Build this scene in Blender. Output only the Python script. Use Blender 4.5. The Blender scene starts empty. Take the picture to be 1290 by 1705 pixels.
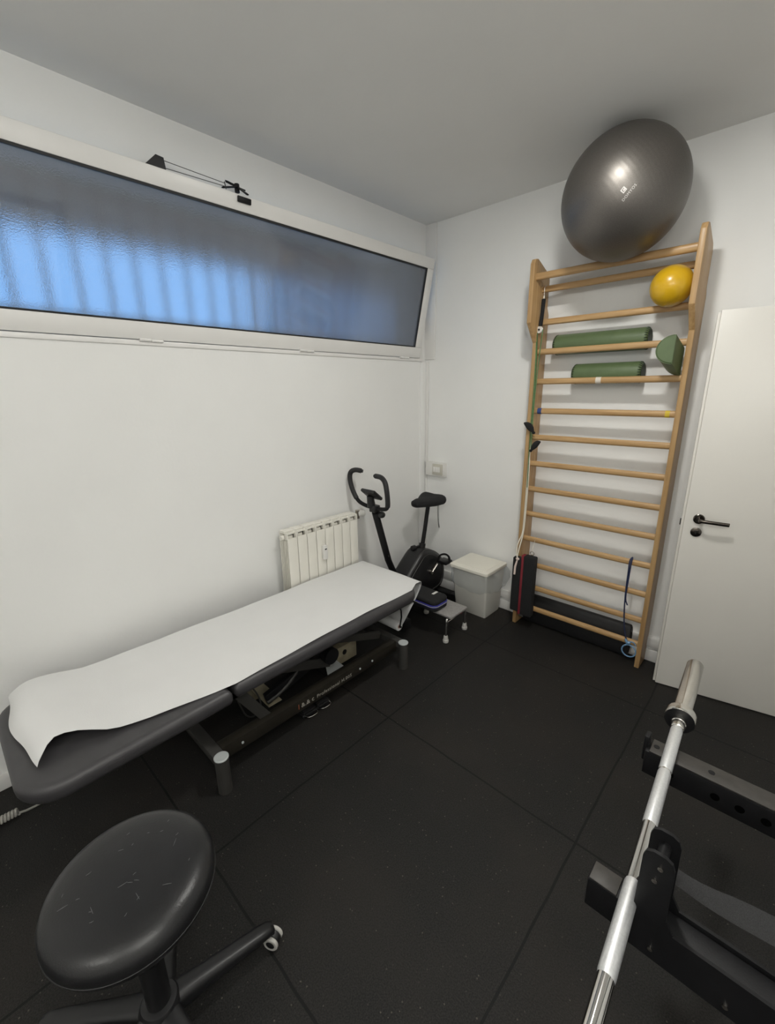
import bpy, bmesh, math, random
from mathutils import Vector, Matrix
random.seed(7)
PI = math.pi
S = bpy.context.scene
COL = S.collection

# ------------------------------------------------------------------ camera
cam_d = bpy.data.cameras.new('camera')
cam = bpy.data.objects.new('camera', cam_d)
COL.objects.link(cam)
S.camera = cam
cam_d.sensor_fit = 'HORIZONTAL'
cam_d.sensor_width = 36.0
cam_d.lens = 36.0 * 724.85 / 1290.0
cam_d.clip_start = 0.02
yaw, pitch, roll = math.radians(43.3225), math.radians(-15.6764), math.radians(-0.6706)
fwd = Vector((-math.sin(yaw) * math.cos(pitch), math.cos(yaw) * math.cos(pitch), math.sin(pitch)))
r0 = Vector((math.cos(yaw), math.sin(yaw), 0))
u0 = r0.cross(fwd)
rgt = math.cos(roll) * r0 + math.sin(roll) * u0
upv = -math.sin(roll) * r0 + math.cos(roll) * u0
M = Matrix.Identity(4)
for i in range(3):
    M[i][0], M[i][1], M[i][2] = rgt[i], upv[i], -fwd[i]
M.translation = Vector((2.3361, -2.9493, 1.7096))
cam.matrix_world = M

# ------------------------------------------------------------------ view, world
S.view_settings.view_transform = 'Standard'
S.view_settings.look = 'None'
S.view_settings.gamma = 1.0
S.view_settings.use_curve_mapping = False
S.view_settings.exposure = 0.0

W = bpy.data.worlds.new('dusk_sky')
S.world = W
W.use_nodes = True
wn = W.node_tree
wn.nodes.clear()
wo = wn.nodes.new('ShaderNodeOutputWorld')
wb = wn.nodes.new('ShaderNodeBackground')
wb.inputs['Color'].default_value = (0.24, 0.54, 1.0, 1)
wb.inputs['Strength'].default_value = 2.3
wn.links.new(wb.outputs[0], wo.inputs[0])

LAMP_STRENGTH = 38.0      # unseen ceiling lamps, globe form invented to spread light
SPOT_STRENGTH = 262.0     # small recessed ceiling light nearer the back wall
SPOT_AT = (1.66, -1.36)
LAMP_COLOR = (1.0, 0.985, 0.93)
LAMP_SPOTS = ((2.66, -2.95), (2.10, -4.40))

# ------------------------------------------------------------------ materials
def new_mat(name):
    m = bpy.data.materials.new(name)
    m.use_nodes = True
    nt = m.node_tree
    b = nt.nodes['Principled BSDF']
    return m, nt, b

def mat(name, col, rough=0.5, metal=0.0, var=0.06, scale=8.0, bump=0.0, bscale=80.0, coat=0.0, spec=0.5, stretch=(1, 1, 1)):
    m, nt, b = new_mat(name)
    tc = nt.nodes.new('ShaderNodeTexCoord')
    mp = nt.nodes.new('ShaderNodeMapping')
    mp.inputs['Scale'].default_value = stretch
    nt.links.new(tc.outputs['Object'], mp.inputs[0])
    n = nt.nodes.new('ShaderNodeTexNoise')
    n.inputs['Scale'].default_value = scale
    n.inputs['Detail'].default_value = 4
    nt.links.new(mp.outputs[0], n.inputs['Vector'])
    r = nt.nodes.new('ShaderNodeValToRGB')
    r.color_ramp.elements[0].position = 0.3
    r.color_ramp.elements[1].position = 0.7
    lo = [max(0, c * (1 - var)) for c in col]
    hi = [min(1, c * (1 + var)) for c in col]
    r.color_ramp.elements[0].color = (*lo, 1)
    r.color_ramp.elements[1].color = (*hi, 1)
    nt.links.new(n.outputs['Fac'], r.inputs[0])
    nt.links.new(r.outputs[0], b.inputs['Base Color'])
    b.inputs['Roughness'].default_value = rough
    b.inputs['Metallic'].default_value = metal
    b.inputs['Coat Weight'].default_value = coat
    b.inputs['Specular IOR Level'].default_value = spec
    if bump > 0:
        n2 = nt.nodes.new('ShaderNodeTexNoise')
        n2.inputs['Scale'].default_value = bscale
        n2.inputs['Detail'].default_value = 3
        nt.links.new(mp.outputs[0], n2.inputs['Vector'])
        bp = nt.nodes.new('ShaderNodeBump')
        bp.inputs['Strength'].default_value = bump
        bp.inputs['Distance'].default_value = 0.004
        nt.links.new(n2.outputs['Fac'], bp.inputs['Height'])
        nt.links.new(bp.outputs[0], b.inputs['Normal'])
    return m

MT = {}
MT['wall'] = mat('white_wall_paint', (0.86, 0.86, 0.845), 0.75, var=0.015, scale=2.5, bump=0.12, bscale=60)
MT['ceiling'] = mat('ceiling_paint', (0.86, 0.855, 0.835), 0.85, var=0.02, scale=2, bump=0.1, bscale=50)
MT['trim'] = mat('white_trim', (0.80, 0.79, 0.77), 0.4, var=0.02)
MT['door'] = mat('door_laminate', (0.74, 0.715, 0.665), 0.35, var=0.015, scale=3)
MT['pvc'] = mat('white_aluminium_frame', (0.82, 0.81, 0.79), 0.35, var=0.015)
MT['black_rubber'] = mat('black_rubber', (0.012, 0.012, 0.013), 0.55, var=0.2)
MT['black_plastic'] = mat('black_plastic', (0.010, 0.010, 0.011), 0.38, var=0.2)
MT['black_metal'] = mat('black_powder_coat', (0.006, 0.006, 0.007), 0.52, var=0.25, scale=30, bump=0.1, bscale=300, spec=0.3)
MT['olive_metal'] = mat('dark_olive_painted_steel', (0.017, 0.0145, 0.0105), 0.4, var=0.2, scale=20)
MT['grey_metal'] = mat('grey_painted_steel', (0.045, 0.043, 0.040), 0.45, var=0.12)
MT['dark_fabric'] = mat('black_woven_fabric', (0.010, 0.010, 0.011), 0.85, var=0.3, scale=120, bump=0.3, bscale=500)
MT['vinyl'] = mat('charcoal_vinyl', (0.048, 0.046, 0.049), 0.42, var=0.08, scale=20, bump=0.12, bscale=350)
MT['seat_vinyl'] = mat('black_worn_vinyl', (0.012, 0.012, 0.013), 0.34, var=0.15, scale=12, bump=0.10, bscale=260)
MT['scuff'] = mat('pale_scratch', (0.16, 0.16, 0.16), 0.7)
MT['chrome'] = mat('chrome', (0.78, 0.765, 0.74), 0.10, 1.0, var=0.03)
MT['sleeve'] = mat('polished_steel', (0.70, 0.68, 0.64), 0.20, 1.0, var=0.04, scale=40)
MT['knurl'] = mat('knurled_steel', (0.86, 0.87, 0.88), 0.44, 0.85, var=0.06, scale=200, bump=0.12, bscale=700)
MT['dark_steel'] = mat('dark_chrome', (0.13, 0.115, 0.10), 0.16, 1.0)
MT['nickel'] = mat('nickel', (0.62, 0.58, 0.53), 0.2, 1.0)
MT['paper'] = mat('white_crepe_paper', (0.74, 0.74, 0.735), 0.85, var=0.01, bump=0.15, bscale=220)
MT['roll_core'] = mat('cardboard_core', (0.45, 0.25, 0.19), 0.8)
MT['cream'] = mat('cream_radiator_enamel', (0.80, 0.78, 0.71), 0.35, var=0.015)
MT['cream_plastic'] = mat('cream_plastic', (0.80, 0.775, 0.69), 0.4, var=0.015)
MT['bin_body'] = mat('white_bin_plastic', (0.76, 0.745, 0.69), 0.4, var=0.02)
MT['foot'] = mat('grey_rubber_foot', (0.52, 0.51, 0.48), 0.6)
MT['cap'] = mat('pale_grey_cap', (0.50, 0.53, 0.53), 0.5)
MT['step_pad'] = mat('grey_ribbed_step_pad', (0.30, 0.29, 0.28), 0.75, var=0.2, scale=150, bump=0.5, bscale=250)
MT['green'] = mat('green_vinyl', (0.098, 0.142, 0.062), 0.48, var=0.08, scale=15, bump=0.12, bscale=300)
MT['green_dark'] = mat('dark_green_vinyl', (0.012, 0.025, 0.010), 0.6)
MT['yellow'] = mat('yellow_rubber', (0.62, 0.37, 0.012), 0.28, var=0.05, coat=0.2)
MT['red'] = mat('red_ribbon', (0.22, 0.020, 0.030), 0.7, bump=0.2, bscale=300)
MT['pink'] = mat('white_pink_cord', (0.75, 0.62, 0.56), 0.8)
MT['white_cord'] = mat('white_cord', (0.72, 0.68, 0.58), 0.8)
MT['green_cord'] = mat('green_band', (0.10, 0.20, 0.075), 0.6, var=0.2, scale=60)
MT['blue_tube'] = mat('dark_blue_tube', (0.018, 0.027, 0.075), 0.4)
MT['blue_light'] = mat('light_blue_tube', (0.16, 0.30, 0.48), 0.4)
MT['blue_zip'] = mat('blue_zip', (0.035, 0.035, 0.27), 0.5)
MT['tape_blue'] = mat('blue_tape', (0.03, 0.06, 0.20), 0.6)
MT['tape_yellow'] = mat('yellow_tape', (0.65, 0.47, 0.04), 0.6)
MT['tape_white'] = mat('white_tape', (0.72, 0.66, 0.58), 0.7)
MT['white_plastic'] = mat('white_plastic', (0.78, 0.77, 0.74), 0.4)
MT['beige_frame'] = mat('beige_switch_frame', (0.56, 0.54, 0.47), 0.45)
MT['beige_box'] = mat('beige_motor_housing', (0.33, 0.29, 0.20), 0.55, var=0.2, scale=20)
MT['pale_print'] = mat('pale_lettering', (0.36, 0.34, 0.30), 0.6)
MT['red_print'] = mat('red_lettering', (0.40, 0.12, 0.06), 0.6)
MT['logo_print'] = mat('silver_lettering', (0.62, 0.60, 0.58), 0.5)
MT['coil'] = mat('grey_cable', (0.36, 0.35, 0.32), 0.6)
MT['iron'] = mat('wrought_iron', (0.03, 0.03, 0.035), 0.7)
MT['slab'] = mat('dark_concrete', (0.22, 0.22, 0.24), 0.9, var=0.2, scale=3)
MT['plaster_out'] = mat('outside_render', (0.20, 0.19, 0.18), 0.9, var=0.2, scale=3)
MT['facade'] = mat('pale_render', (0.34, 0.36, 0.40), 0.9, var=0.15, scale=2)
MT['webbing'] = mat('black_webbing', (0.024, 0.024, 0.025), 0.85, var=0.6, scale=900, bump=0.4, bscale=900)
MT['hole'] = mat('hole_black', (0.002, 0.002, 0.002), 1.0, spec=0.0)
MT['rack_top'] = mat('grey_wear_strip', (0.040, 0.036, 0.032), 0.5, var=0.15, scale=60)

def make_wood():
    m, nt, b = new_mat('oiled_beech_wood')
    tc = nt.nodes.new('ShaderNodeTexCoord')
    mp = nt.nodes.new('ShaderNodeMapping')
    nt.links.new(tc.outputs['Object'], mp.inputs[0])
    n = nt.nodes.new('ShaderNodeTexNoise')
    n.inputs['Scale'].default_value = 22
    n.inputs['Detail'].default_value = 6
    n.inputs['Distortion'].default_value = 0.6
    nt.links.new(mp.outputs[0], n.inputs['Vector'])
    r = nt.nodes.new('ShaderNodeValToRGB')
    r.color_ramp.elements[0].position = 0.30
    r.color_ramp.elements[1].position = 0.72
    r.color_ramp.elements[0].color = (0.39, 0.230, 0.096, 1)
    r.color_ramp.elements[1].color = (0.56, 0.365, 0.175, 1)
    nt.links.new(n.outputs['Fac'], r.inputs[0])
    nt.links.new(r.outputs[0], b.inputs['Base Color'])
    b.inputs['Roughness'].default_value = 0.38
    return m, mp
MT['wood_v'], _mp = make_wood(); _mp.inputs['Scale'].default_value = (3.0, 3.0, 0.12)
MT['wood_h'], _mp = make_wood(); _mp.inputs['Scale'].default_value = (0.12, 3.0, 3.0)

def make_ball():
    m, nt, b = new_mat('silver_grey_vinyl_ball')
    tc = nt.nodes.new('ShaderNodeTexCoord')
    n = nt.nodes.new('ShaderNodeTexNoise')
    n.inputs['Scale'].default_value = 260
    nt.links.new(tc.outputs['Object'], n.inputs['Vector'])
    r = nt.nodes.new('ShaderNodeValToRGB')
    r.color_ramp.elements[0].color = (0.125, 0.115, 0.106, 1)
    r.color_ramp.elements[1].color = (0.200, 0.185, 0.170, 1)
    nt.links.new(n.outputs['Fac'], r.inputs[0])
    nt.links.new(r.outputs[0], b.inputs['Base Color'])
    b.inputs['Metallic'].default_value = 0.75
    b.inputs['Roughness'].default_value = 0.42
    # moulded ribs round the ball
    w = nt.nodes.new('ShaderNodeTexWave')
    w.inputs['Scale'].default_value = 18
    w.bands_direction = 'DIAGONAL'
    nt.links.new(tc.outputs['Object'], w.inputs['Vector'])
    bp = nt.nodes.new('ShaderNodeBump')
    bp.inputs['Strength'].default_value = 0.04
    bp.inputs['Distance'].default_value = 0.004
    nt.links.new(w.outputs['Fac'], bp.inputs['Height'])
    nt.links.new(bp.outputs[0], b.inputs['Normal'])
    return m
MT['ball'] = make_ball()

def make_floor():
    m, nt, b = new_mat('black_speckled_rubber_tiles')
    L = nt.links
    geo = nt.nodes.new('ShaderNodeNewGeometry')
    v = nt.nodes.new('ShaderNodeTexVoronoi')
    v.inputs['Scale'].default_value = 130
    L.new(geo.outputs['Position'], v.inputs['Vector'])
    n0 = nt.nodes.new('ShaderNodeTexNoise')
    n0.inputs['Scale'].default_value = 230
    n0.inputs['Detail'].default_value = 4
    L.new(geo.outputs['Position'], n0.inputs['Vector'])
    base = nt.nodes.new('ShaderNodeValToRGB')
    base.color_ramp.elements[0].position = 0.35
    base.color_ramp.elements[1].position = 0.75
    base.color_ramp.elements[0].color = (0.0045, 0.0043, 0.0042, 1)
    base.color_ramp.elements[1].color = (0.026, 0.0245, 0.0225, 1)
    L.new(n0.outputs['Fac'], base.inputs[0])
    # sparse pale chips: cells whose random value is high, near the cell centre
    sep = nt.nodes.new('ShaderNodeSeparateColor')
    L.new(v.outputs['Color'], sep.inputs[0])
    gt = nt.nodes.new('ShaderNodeMath'); gt.operation = 'GREATER_THAN'; gt.inputs[1].default_value = 0.965
    L.new(sep.outputs[0], gt.inputs[0])
    lt = nt.nodes.new('ShaderNodeMath'); lt.operation = 'LESS_THAN'; lt.inputs[1].default_value = 0.32
    L.new(v.outputs['Distance'], lt.inputs[0])
    chip = nt.nodes.new('ShaderNodeMath'); chip.operation = 'MULTIPLY'
    L.new(gt.outputs[0], chip.inputs[0]); L.new(lt.outputs[0], chip.inputs[1])
    chipf = nt.nodes.new('ShaderNodeMath'); chipf.operation = 'MULTIPLY'
    L.new(chip.outputs[0], chipf.inputs[0]); L.new(sep.outputs[1], chipf.inputs[1])
    mx = nt.nodes.new('ShaderNodeMix'); mx.data_type = 'RGBA'
    L.new(chipf.outputs[0], mx.inputs[0])
    L.new(base.outputs[0], mx.inputs[6])
    mx.inputs[7].default_value = (0.10, 0.092, 0.075, 1)
    # worn brownish and paler dusty patches
    n1 = nt.nodes.new('ShaderNodeTexNoise'); n1.inputs['Scale'].default_value = 1.7; n1.inputs['Detail'].default_value = 5
    L.new(geo.outputs['Position'], n1.inputs['Vector'])
    r1 = nt.nodes.new('ShaderNodeValToRGB')
    r1.color_ramp.elements[0].position = 0.45; r1.color_ramp.elements[0].color = (0, 0, 0, 1)
    r1.color_ramp.elements[1].position = 0.75; r1.color_ramp.elements[1].color = (0.5, 0.5, 0.5, 1)
    L.new(n1.outputs['Fac'], r1.inputs[0])
    mx2 = nt.nodes.new('ShaderNodeMix'); mx2.data_type = 'RGBA'
    L.new(r1.outputs[0], mx2.inputs[0]); L.new(mx.outputs[2], mx2.inputs[6])
    mx2.inputs[7].default_value = (0.026, 0.021, 0.017, 1)
    # seams of the one metre tiles
    sx = nt.nodes.new('ShaderNodeSeparateXYZ')
    nw = nt.nodes.new('ShaderNodeTexNoise'); nw.inputs['Scale'].default_value = 3
    L.new(geo.outputs['Position'], nw.inputs['Vector'])
    L.new(geo.outputs['Position'], sx.inputs[0])
    seams = []
    for ax, off in ((0, 0.985), (1, 0.485)):
        add = nt.nodes.new('ShaderNodeMath'); add.operation = 'SUBTRACT'; add.inputs[1].default_value = off
        L.new(sx.outputs[ax], add.inputs[0])
        wob = nt.nodes.new('ShaderNodeMath'); wob.operation = 'MULTIPLY_ADD'
        wob.inputs[1].default_value = 0.016
        L.new(nw.outputs['Fac'], wob.inputs[0]); L.new(add.outputs[0], wob.inputs[2])
        pp = nt.nodes.new('ShaderNodeMath'); pp.operation = 'PINGPONG'; pp.inputs[1].default_value = 0.5
        L.new(wob.outputs[0], pp.inputs[0])
        l2 = nt.nodes.new('ShaderNodeMath'); l2.operation = 'LESS_THAN'; l2.inputs[1].default_value = 0.0042
        L.new(pp.outputs[0], l2.inputs[0])
        seams.append(l2)
    sm = nt.nodes.new('ShaderNodeMath'); sm.operation = 'MAXIMUM'
    L.new(seams[0].outputs[0], sm.inputs[0]); L.new(seams[1].outputs[0], sm.inputs[1])
    mx3 = nt.nodes.new('ShaderNodeMix'); mx3.data_type = 'RGBA'
    L.new(sm.outputs[0], mx3.inputs[0]); L.new(mx2.outputs[2], mx3.inputs[6])
    mx3.inputs[7].default_value = (0.0015, 0.0015, 0.0015, 1)
    L.new(mx3.outputs[2], b.inputs['Base Color'])
    b.inputs['Roughness'].default_value = 0.62
    b.inputs['Specular IOR Level'].default_value = 0.28
    bp = nt.nodes.new('ShaderNodeBump'); bp.inputs['Strength'].default_value = 0.5; bp.inputs['Distance'].default_value = 0.003
    L.new(n0.outputs['Fac'], bp.inputs['Height'])
    L.new(bp.outputs[0], b.inputs['Normal'])
    return m
MT['floor'] = make_floor()

def make_frosted():
    m = bpy.data.materials.new('frosted_glass')
    m.use_nodes = True
    nt = m.node_tree; nt.nodes.clear(); L = nt.links
    out = nt.nodes.new('ShaderNodeOutputMaterial')
    tc = nt.nodes.new('ShaderNodeTexCoord')
    n = nt.nodes.new('ShaderNodeTexNoise'); n.inputs['Scale'].default_value = 210; n.inputs['Detail'].default_value = 3
    L.new(tc.outputs['Object'], n.inputs['Vector'])
    bp = nt.nodes.new('ShaderNodeBump'); bp.inputs['Strength'].default_value = 0.65; bp.inputs['Distance'].default_value = 0.005
    L.new(n.outputs['Fac'], bp.inputs['Height'])
    rf = nt.nodes.new('ShaderNodeBsdfRefraction')
    rf.inputs['IOR'].default_value = 1.12
    rf.inputs['Roughness'].default_value = 0.24
    rf.inputs['Color'].default_value = (0.80, 0.84, 0.88, 1)
    L.new(bp.outputs[0], rf.inputs['Normal'])
    gl = nt.nodes.new('ShaderNodeBsdfGlossy')
    gl.inputs['Roughness'].default_value = 0.05
    gl.inputs['Color'].default_value = (0.9, 0.9, 0.9, 1)
    df = nt.nodes.new('ShaderNodeBsdfDiffuse')
    df.inputs['Color'].default_value = (0.42, 0.43, 0.45, 1)
    m1 = nt.nodes.new('ShaderNodeMixShader'); m1.inputs[0].default_value = 0.30
    L.new(rf.outputs[0], m1.inputs[1]); L.new(df.outputs[0], m1.inputs[2])
    fr = nt.nodes.new('ShaderNodeFresnel'); fr.inputs['IOR'].default_value = 1.5
    m2 = nt.nodes.new('ShaderNodeMixShader')
    L.new(fr.outputs[0], m2.inputs[0]); L.new(m1.outputs[0], m2.inputs[1]); L.new(gl.outputs[0], m2.inputs[2])
    L.new(m2.outputs[0], out.inputs[0])
    return m
MT['frosted'] = make_frosted()

def make_film():
    m = bpy.data.materials.new('clear_bin_liner')
    m.use_nodes = True
    nt = m.node_tree; nt.nodes.clear(); L = nt.links
    out = nt.nodes.new('ShaderNodeOutputMaterial')
    tc = nt.nodes.new('ShaderNodeTexCoord')
    n = nt.nodes.new('ShaderNodeTexNoise'); n.inputs['Scale'].default_value = 22; n.inputs['Detail'].default_value = 4; n.inputs['Distortion'].default_value = 1.5
    L.new(tc.outputs['Object'], n.inputs['Vector'])
    bp = nt.nodes.new('ShaderNodeBump'); bp.inputs['Strength'].default_value = 0.8; bp.inputs['Distance'].default_value = 0.02
    L.new(n.outputs['Fac'], bp.inputs['Height'])
    tr = nt.nodes.new('ShaderNodeBsdfTransparent'); tr.inputs[0].default_value = (0.97, 0.98, 0.985, 1)
    df = nt.nodes.new('ShaderNodeBsdfDiffuse'); df.inputs[0].default_value = (0.74, 0.79, 0.82, 1)
    gl = nt.nodes.new('ShaderNodeBsdfGlossy'); gl.inputs['Roughness'].default_value = 0.12
    L.new(bp.outputs[0], gl.inputs['Normal'])
    m1 = nt.nodes.new('ShaderNodeMixShader'); m1.inputs[0].default_value = 0.16
    L.new(tr.outputs[0], m1.inputs[1]); L.new(df.outputs[0], m1.inputs[2])
    m2 = nt.nodes.new('ShaderNodeMixShader'); m2.inputs[0].default_value = 0.07
    L.new(m1.outputs[0], m2.inputs[1]); L.new(gl.outputs[0], m2.inputs[2])
    L.new(m2.outputs[0], out.inputs[0])
    return m
MT['film'] = make_film()

def make_led(name='led_diffuser', strength=LAMP_STRENGTH):
    m = bpy.data.materials.new(name)
    m.use_nodes = True
    nt = m.node_tree; nt.nodes.clear()
    out = nt.nodes.new('ShaderNodeOutputMaterial')
    e = nt.nodes.new('ShaderNodeEmission')
    e.inputs[0].default_value = (*LAMP_COLOR, 1)
    e.inputs[1].default_value = strength
    nt.links.new(e.outputs[0], out.inputs[0])
    return m
MT['led'] = make_led()
MT['led_spot'] = make_led('led_spot_diffuser', SPOT_STRENGTH)

# ------------------------------------------------------------------ mesh builder
WORLD = {}

class MB:
    def __init__(self):
        self.bm = bmesh.new()

    def _face(self, vs):
        try:
            return self.bm.faces.new(vs)
        except ValueError:
            return None

    def box(self, x0, x1, y0, y1, z0, z1, bevel=0.0, rot=None, seg=2):
        b = bmesh.new()
        bmesh.ops.create_cube(b, size=1.0)
        c = Vector(((x0 + x1) / 2, (y0 + y1) / 2, (z0 + z1) / 2))
        d = Vector((abs(x1 - x0), abs(y1 - y0), abs(z1 - z0)))
        for v in b.verts:
            v.co = Vector((v.co.x * d.x, v.co.y * d.y, v.co.z * d.z))
        if bevel > 0:
            bmesh.ops.bevel(b, geom=list(b.edges), offset=min(bevel, min(d) * 0.49), segments=seg, affect='EDGES', profile=0.5)
        R = rot if rot is not None else Matrix.Identity(3)
        for v in b.verts:
            v.co = c + R @ v.co
        self.merge(b)
        return self

    def merge(self, b, mtx=None):
        mp = {}
        for v in b.verts:
            mp[v] = self.bm.verts.new(mtx @ v.co if mtx is not None else v.co)
        for f in b.faces:
            self._face([mp[v] for v in f.verts])
        b.free()

    def rings(self, rings, cap0=True, cap1=True, closed=False, wrap=True):
        vr = [[self.bm.verts.new(p) for p in r] for r in rings]
        n = len(vr[0])
        m = len(vr)
        for i in range(m if closed else m - 1):
            a, b = vr[i], vr[(i + 1) % m]
            for j in range(n if wrap else n - 1):
                k = (j + 1) % n
                self._face([a[j], a[k], b[k], b[j]])
        if not closed and wrap:
            if cap0:
                self._face(list(reversed(vr[0])))
            if cap1:
                self._face(vr[-1])
        return self

    def tube(self, pts, r, seg=12, closed=False, cap=True, flat=None):
        pts = [Vector(p) for p in pts]
        n = len(pts)
        rr = r if isinstance(r, (list, tuple)) else [r] * n
        rings = []
        prev = None
        for i, p in enumerate(pts):
            if closed:
                t = pts[(i + 1) % n] - pts[i - 1]
            else:
                t = pts[min(i + 1, n - 1)] - pts[max(i - 1, 0)]
            t.normalize()
            if prev is None:
                a = Vector((0, 0, 1)) if abs(t.z) < 0.9 else Vector((1, 0, 0))
                nrm = (a - t * a.dot(t)).normalized()
            else:
                nrm = (prev - t * prev.dot(t)).normalized()
            prev = nrm
            bn = t.cross(nrm)
            fx, fy = (1, 1) if flat is None else flat
            rings.append([p + (nrm * math.cos(2 * PI * j / seg) * fx + bn * math.sin(2 * PI * j / seg) * fy) * rr[i] for j in range(seg)])
        self.rings(rings, cap, cap, closed)
        return self

    def cyl(self, p0, p1, r0, r1=None, seg=24, bev=0.0):
        p0, p1 = Vector(p0), Vector(p1)
        r1 = r0 if r1 is None else r1
        d = (p1 - p0)
        L = d.length
        d.normalize()
        if bev > 0:
            prof = [(0, r0 - bev), (bev * 0.3, r0 - bev * 0.3), (bev, r0), (L - bev, r1), (L - bev * 0.3, r1 - bev * 0.3), (L, r1 - bev)]
        else:
            prof = [(0, r0), (L, r1)]
        return self.lathe(prof, p0, d, seg)

    def lathe(self, prof, origin, axis=(0, 0, 1), seg=32, cap=True):
        o = Vector(origin)
        t = Vector(axis).normalized()
        a = Vector((0, 0, 1)) if abs(t.z) < 0.9 else Vector((1, 0, 0))
        n = (a - t * a.dot(t)).normalized()
        b = t.cross(n)
        rings = [[o + t * h + (n * math.cos(2 * PI * j / seg) + b * math.sin(2 * PI * j / seg)) * max(r, 1e-4) for j in range(seg)] for h, r in prof]
        return self.rings(rings, cap, cap)

    def sphere(self, c, r, seg=32, rng=16, scale=(1, 1, 1), rot=None):
        b = bmesh.new()
        bmesh.ops.create_uvsphere(b, u_segments=seg, v_segments=rng, radius=1.0)
        R = rot if rot is not None else Matrix.Identity(3)
        for v in b.verts:
            v.co = Vector(c) + R @ Vector((v.co.x * r * scale[0], v.co.y * r * scale[1], v.co.z * r * scale[2]))
        self.merge(b)
        return self

    def prism(self, poly, ext):
        """poly: 3D outline (planar), ext: extrusion vector"""
        e = Vector(ext)
        p = [Vector(q) for q in poly]
        self.rings([p, [q + e for q in p]])
        return self

    def sheet(self, rows, thick=0.0):
        """grid of points as one surface; thick gives it a body"""
        b = bmesh.new()
        vr = [[b.verts.new(p) for p in r] for r in rows]
        for i in range(len(vr) - 1):
            for j in range(len(vr[0]) - 1):
                b.faces.new([vr[i][j], vr[i][j + 1], vr[i + 1][j + 1], vr[i + 1][j]])
        if thick:
            bmesh.ops.recalc_face_normals(b, faces=list(b.faces))
            bmesh.ops.solidify(b, geom=list(b.faces), thickness=thick)
        self.merge(b)
        return self

    def build(self, name, m, parent=None, origin=None, sharp=35, recalc=True):
        bm = self.bm
        bmesh.ops.remove_doubles(bm, verts=list(bm.verts), dist=1e-6)
        if recalc:
            bmesh.ops.recalc_face_normals(bm, faces=list(bm.faces))
        if origin is None:
            origin = WORLD[parent.name] if parent is not None else Vector((0, 0, 0))
        origin = Vector(origin)
        for v in bm.verts:
            v.co -= origin
        me = bpy.data.meshes.new(name)
        bm.to_mesh(me)
        bm.free()
        for p in me.polygons:
            p.use_smooth = True
        try:
            me.set_sharp_from_angle(angle=math.radians(sharp))
        except Exception:
            pass
        me.materials.append(m)
        o = bpy.data.objects.new(name, me)
        COL.objects.link(o)
        WORLD[o.name] = origin
        if parent is not None:
            o.parent = parent
            o.location = origin - WORLD[parent.name]
        else:
            o.location = origin
        return o

def tag(o, label, cat, group=None, kind=None):
    o['label'] = label
    o['category'] = cat
    if group:
        o['group'] = group
    if kind:
        o['kind'] = kind
    return o

def thing(name, label, cat, loc, group=None):
    o = bpy.data.objects.new(name, None)
    COL.objects.link(o)
    o.location = loc
    o.empty_display_size = 0.1
    WORLD[o.name] = Vector(loc)
    return tag(o, label, cat, group)

def struct(name, mb, m, parent=None, label=None, origin=None, sharp=35):
    o = mb.build(name, m, parent, origin, sharp)
    if parent is None:
        o['kind'] = 'structure'
        o['category'] = name.split('_')[0]
        if label:
            o['label'] = label
    return o

def arc(c, a, b, r, t0, t1, n=8):
    c, a, b = Vector(c), Vector(a), Vector(b)
    return [c + (a * math.cos(t0 + (t1 - t0) * i / n) + b * math.sin(t0 + (t1 - t0) * i / n)) * r for i in range(n + 1)]

def smooth_path(pts, it=2):
    pts = [Vector(p) for p in pts]
    for _ in range(it):
        q = [pts[0]]
        for i in range(len(pts) - 1):
            q.append(pts[i] * 0.75 + pts[i + 1] * 0.25)
            q.append(pts[i] * 0.25 + pts[i + 1] * 0.75)
        q.append(pts[-1])
        pts = q
    return pts

def rrect(x0, x1, y0, y1, R, n=8):
    """rounded rectangle outline in xy; R may be 4 radii (x1y1, x0y1, x0y0, x1y0)"""
    if not isinstance(R, (list, tuple)):
        R = [R] * 4
    R = [max(r, 0.0005) for r in R]
    out = []
    for (cx, cy, a0), r in zip(((x1, y1, 0), (x0, y1, PI / 2), (x0, y0, PI), (x1, y0, 1.5 * PI)), R):
        sx = -1 if cx == x1 else 1
        sy = -1 if cy == y1 else 1
        ox, oy = cx + sx * r, cy + sy * r
        for k in range(n + 1):
            t = a0 + PI / 2 * k / n
            out.append((ox + r * math.cos(t), oy + r * math.sin(t)))
    return out

def cushion(mb, x0, x1, y0, y1, z0, z1, R, er, zf=None, n=8, k=6):
    """padded slab with rounded plan corners R and rounded edges er"""
    if not isinstance(R, (list, tuple)):
        R = [R] * 4
    prof = []
    er = min(er, (z1 - z0) / 2)
    for i in range(k + 1):
        t = -PI / 2 + PI / 2 * i / k
        prof.append((er * (1 - math.cos(t)), z0 + er + er * math.sin(t)))
    for i in range(k + 1):
        t = PI / 2 * i / k
        prof.append((er * (1 - math.cos(t)), z1 - er + er * math.sin(t)))
    rings = []
    for ins, z in prof:
        o = rrect(x0 + ins, x1 - ins, y0 + ins, y1 - ins, [r - ins for r in R], n)
        rings.append([Vector((x, y, z + (zf(x, y) if zf else 0))) for x, y in o])
    mb.rings(rings)
    return mb

def text_mesh(body, size, extrude=0.0006, spacing=1.0):
    """lettering as a bmesh lying in local xy"""
    cu = bpy.data.curves.new('lettering', 'FONT')
    cu.body = body
    cu.size = size
    cu.extrude = extrude
    cu.space_character = spacing
    cu.resolution_u = 3
    o = bpy.data.objects.new('lettering', cu)
    COL.objects.link(o)
    bpy.context.view_layer.update()
    me = bpy.data.meshes.new_from_object(o)
    bpy.data.objects.remove(o)
    bpy.data.curves.remove(cu)
    b = bmesh.new()
    b.from_mesh(me)
    bpy.data.meshes.remove(me)
    return b

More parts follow.
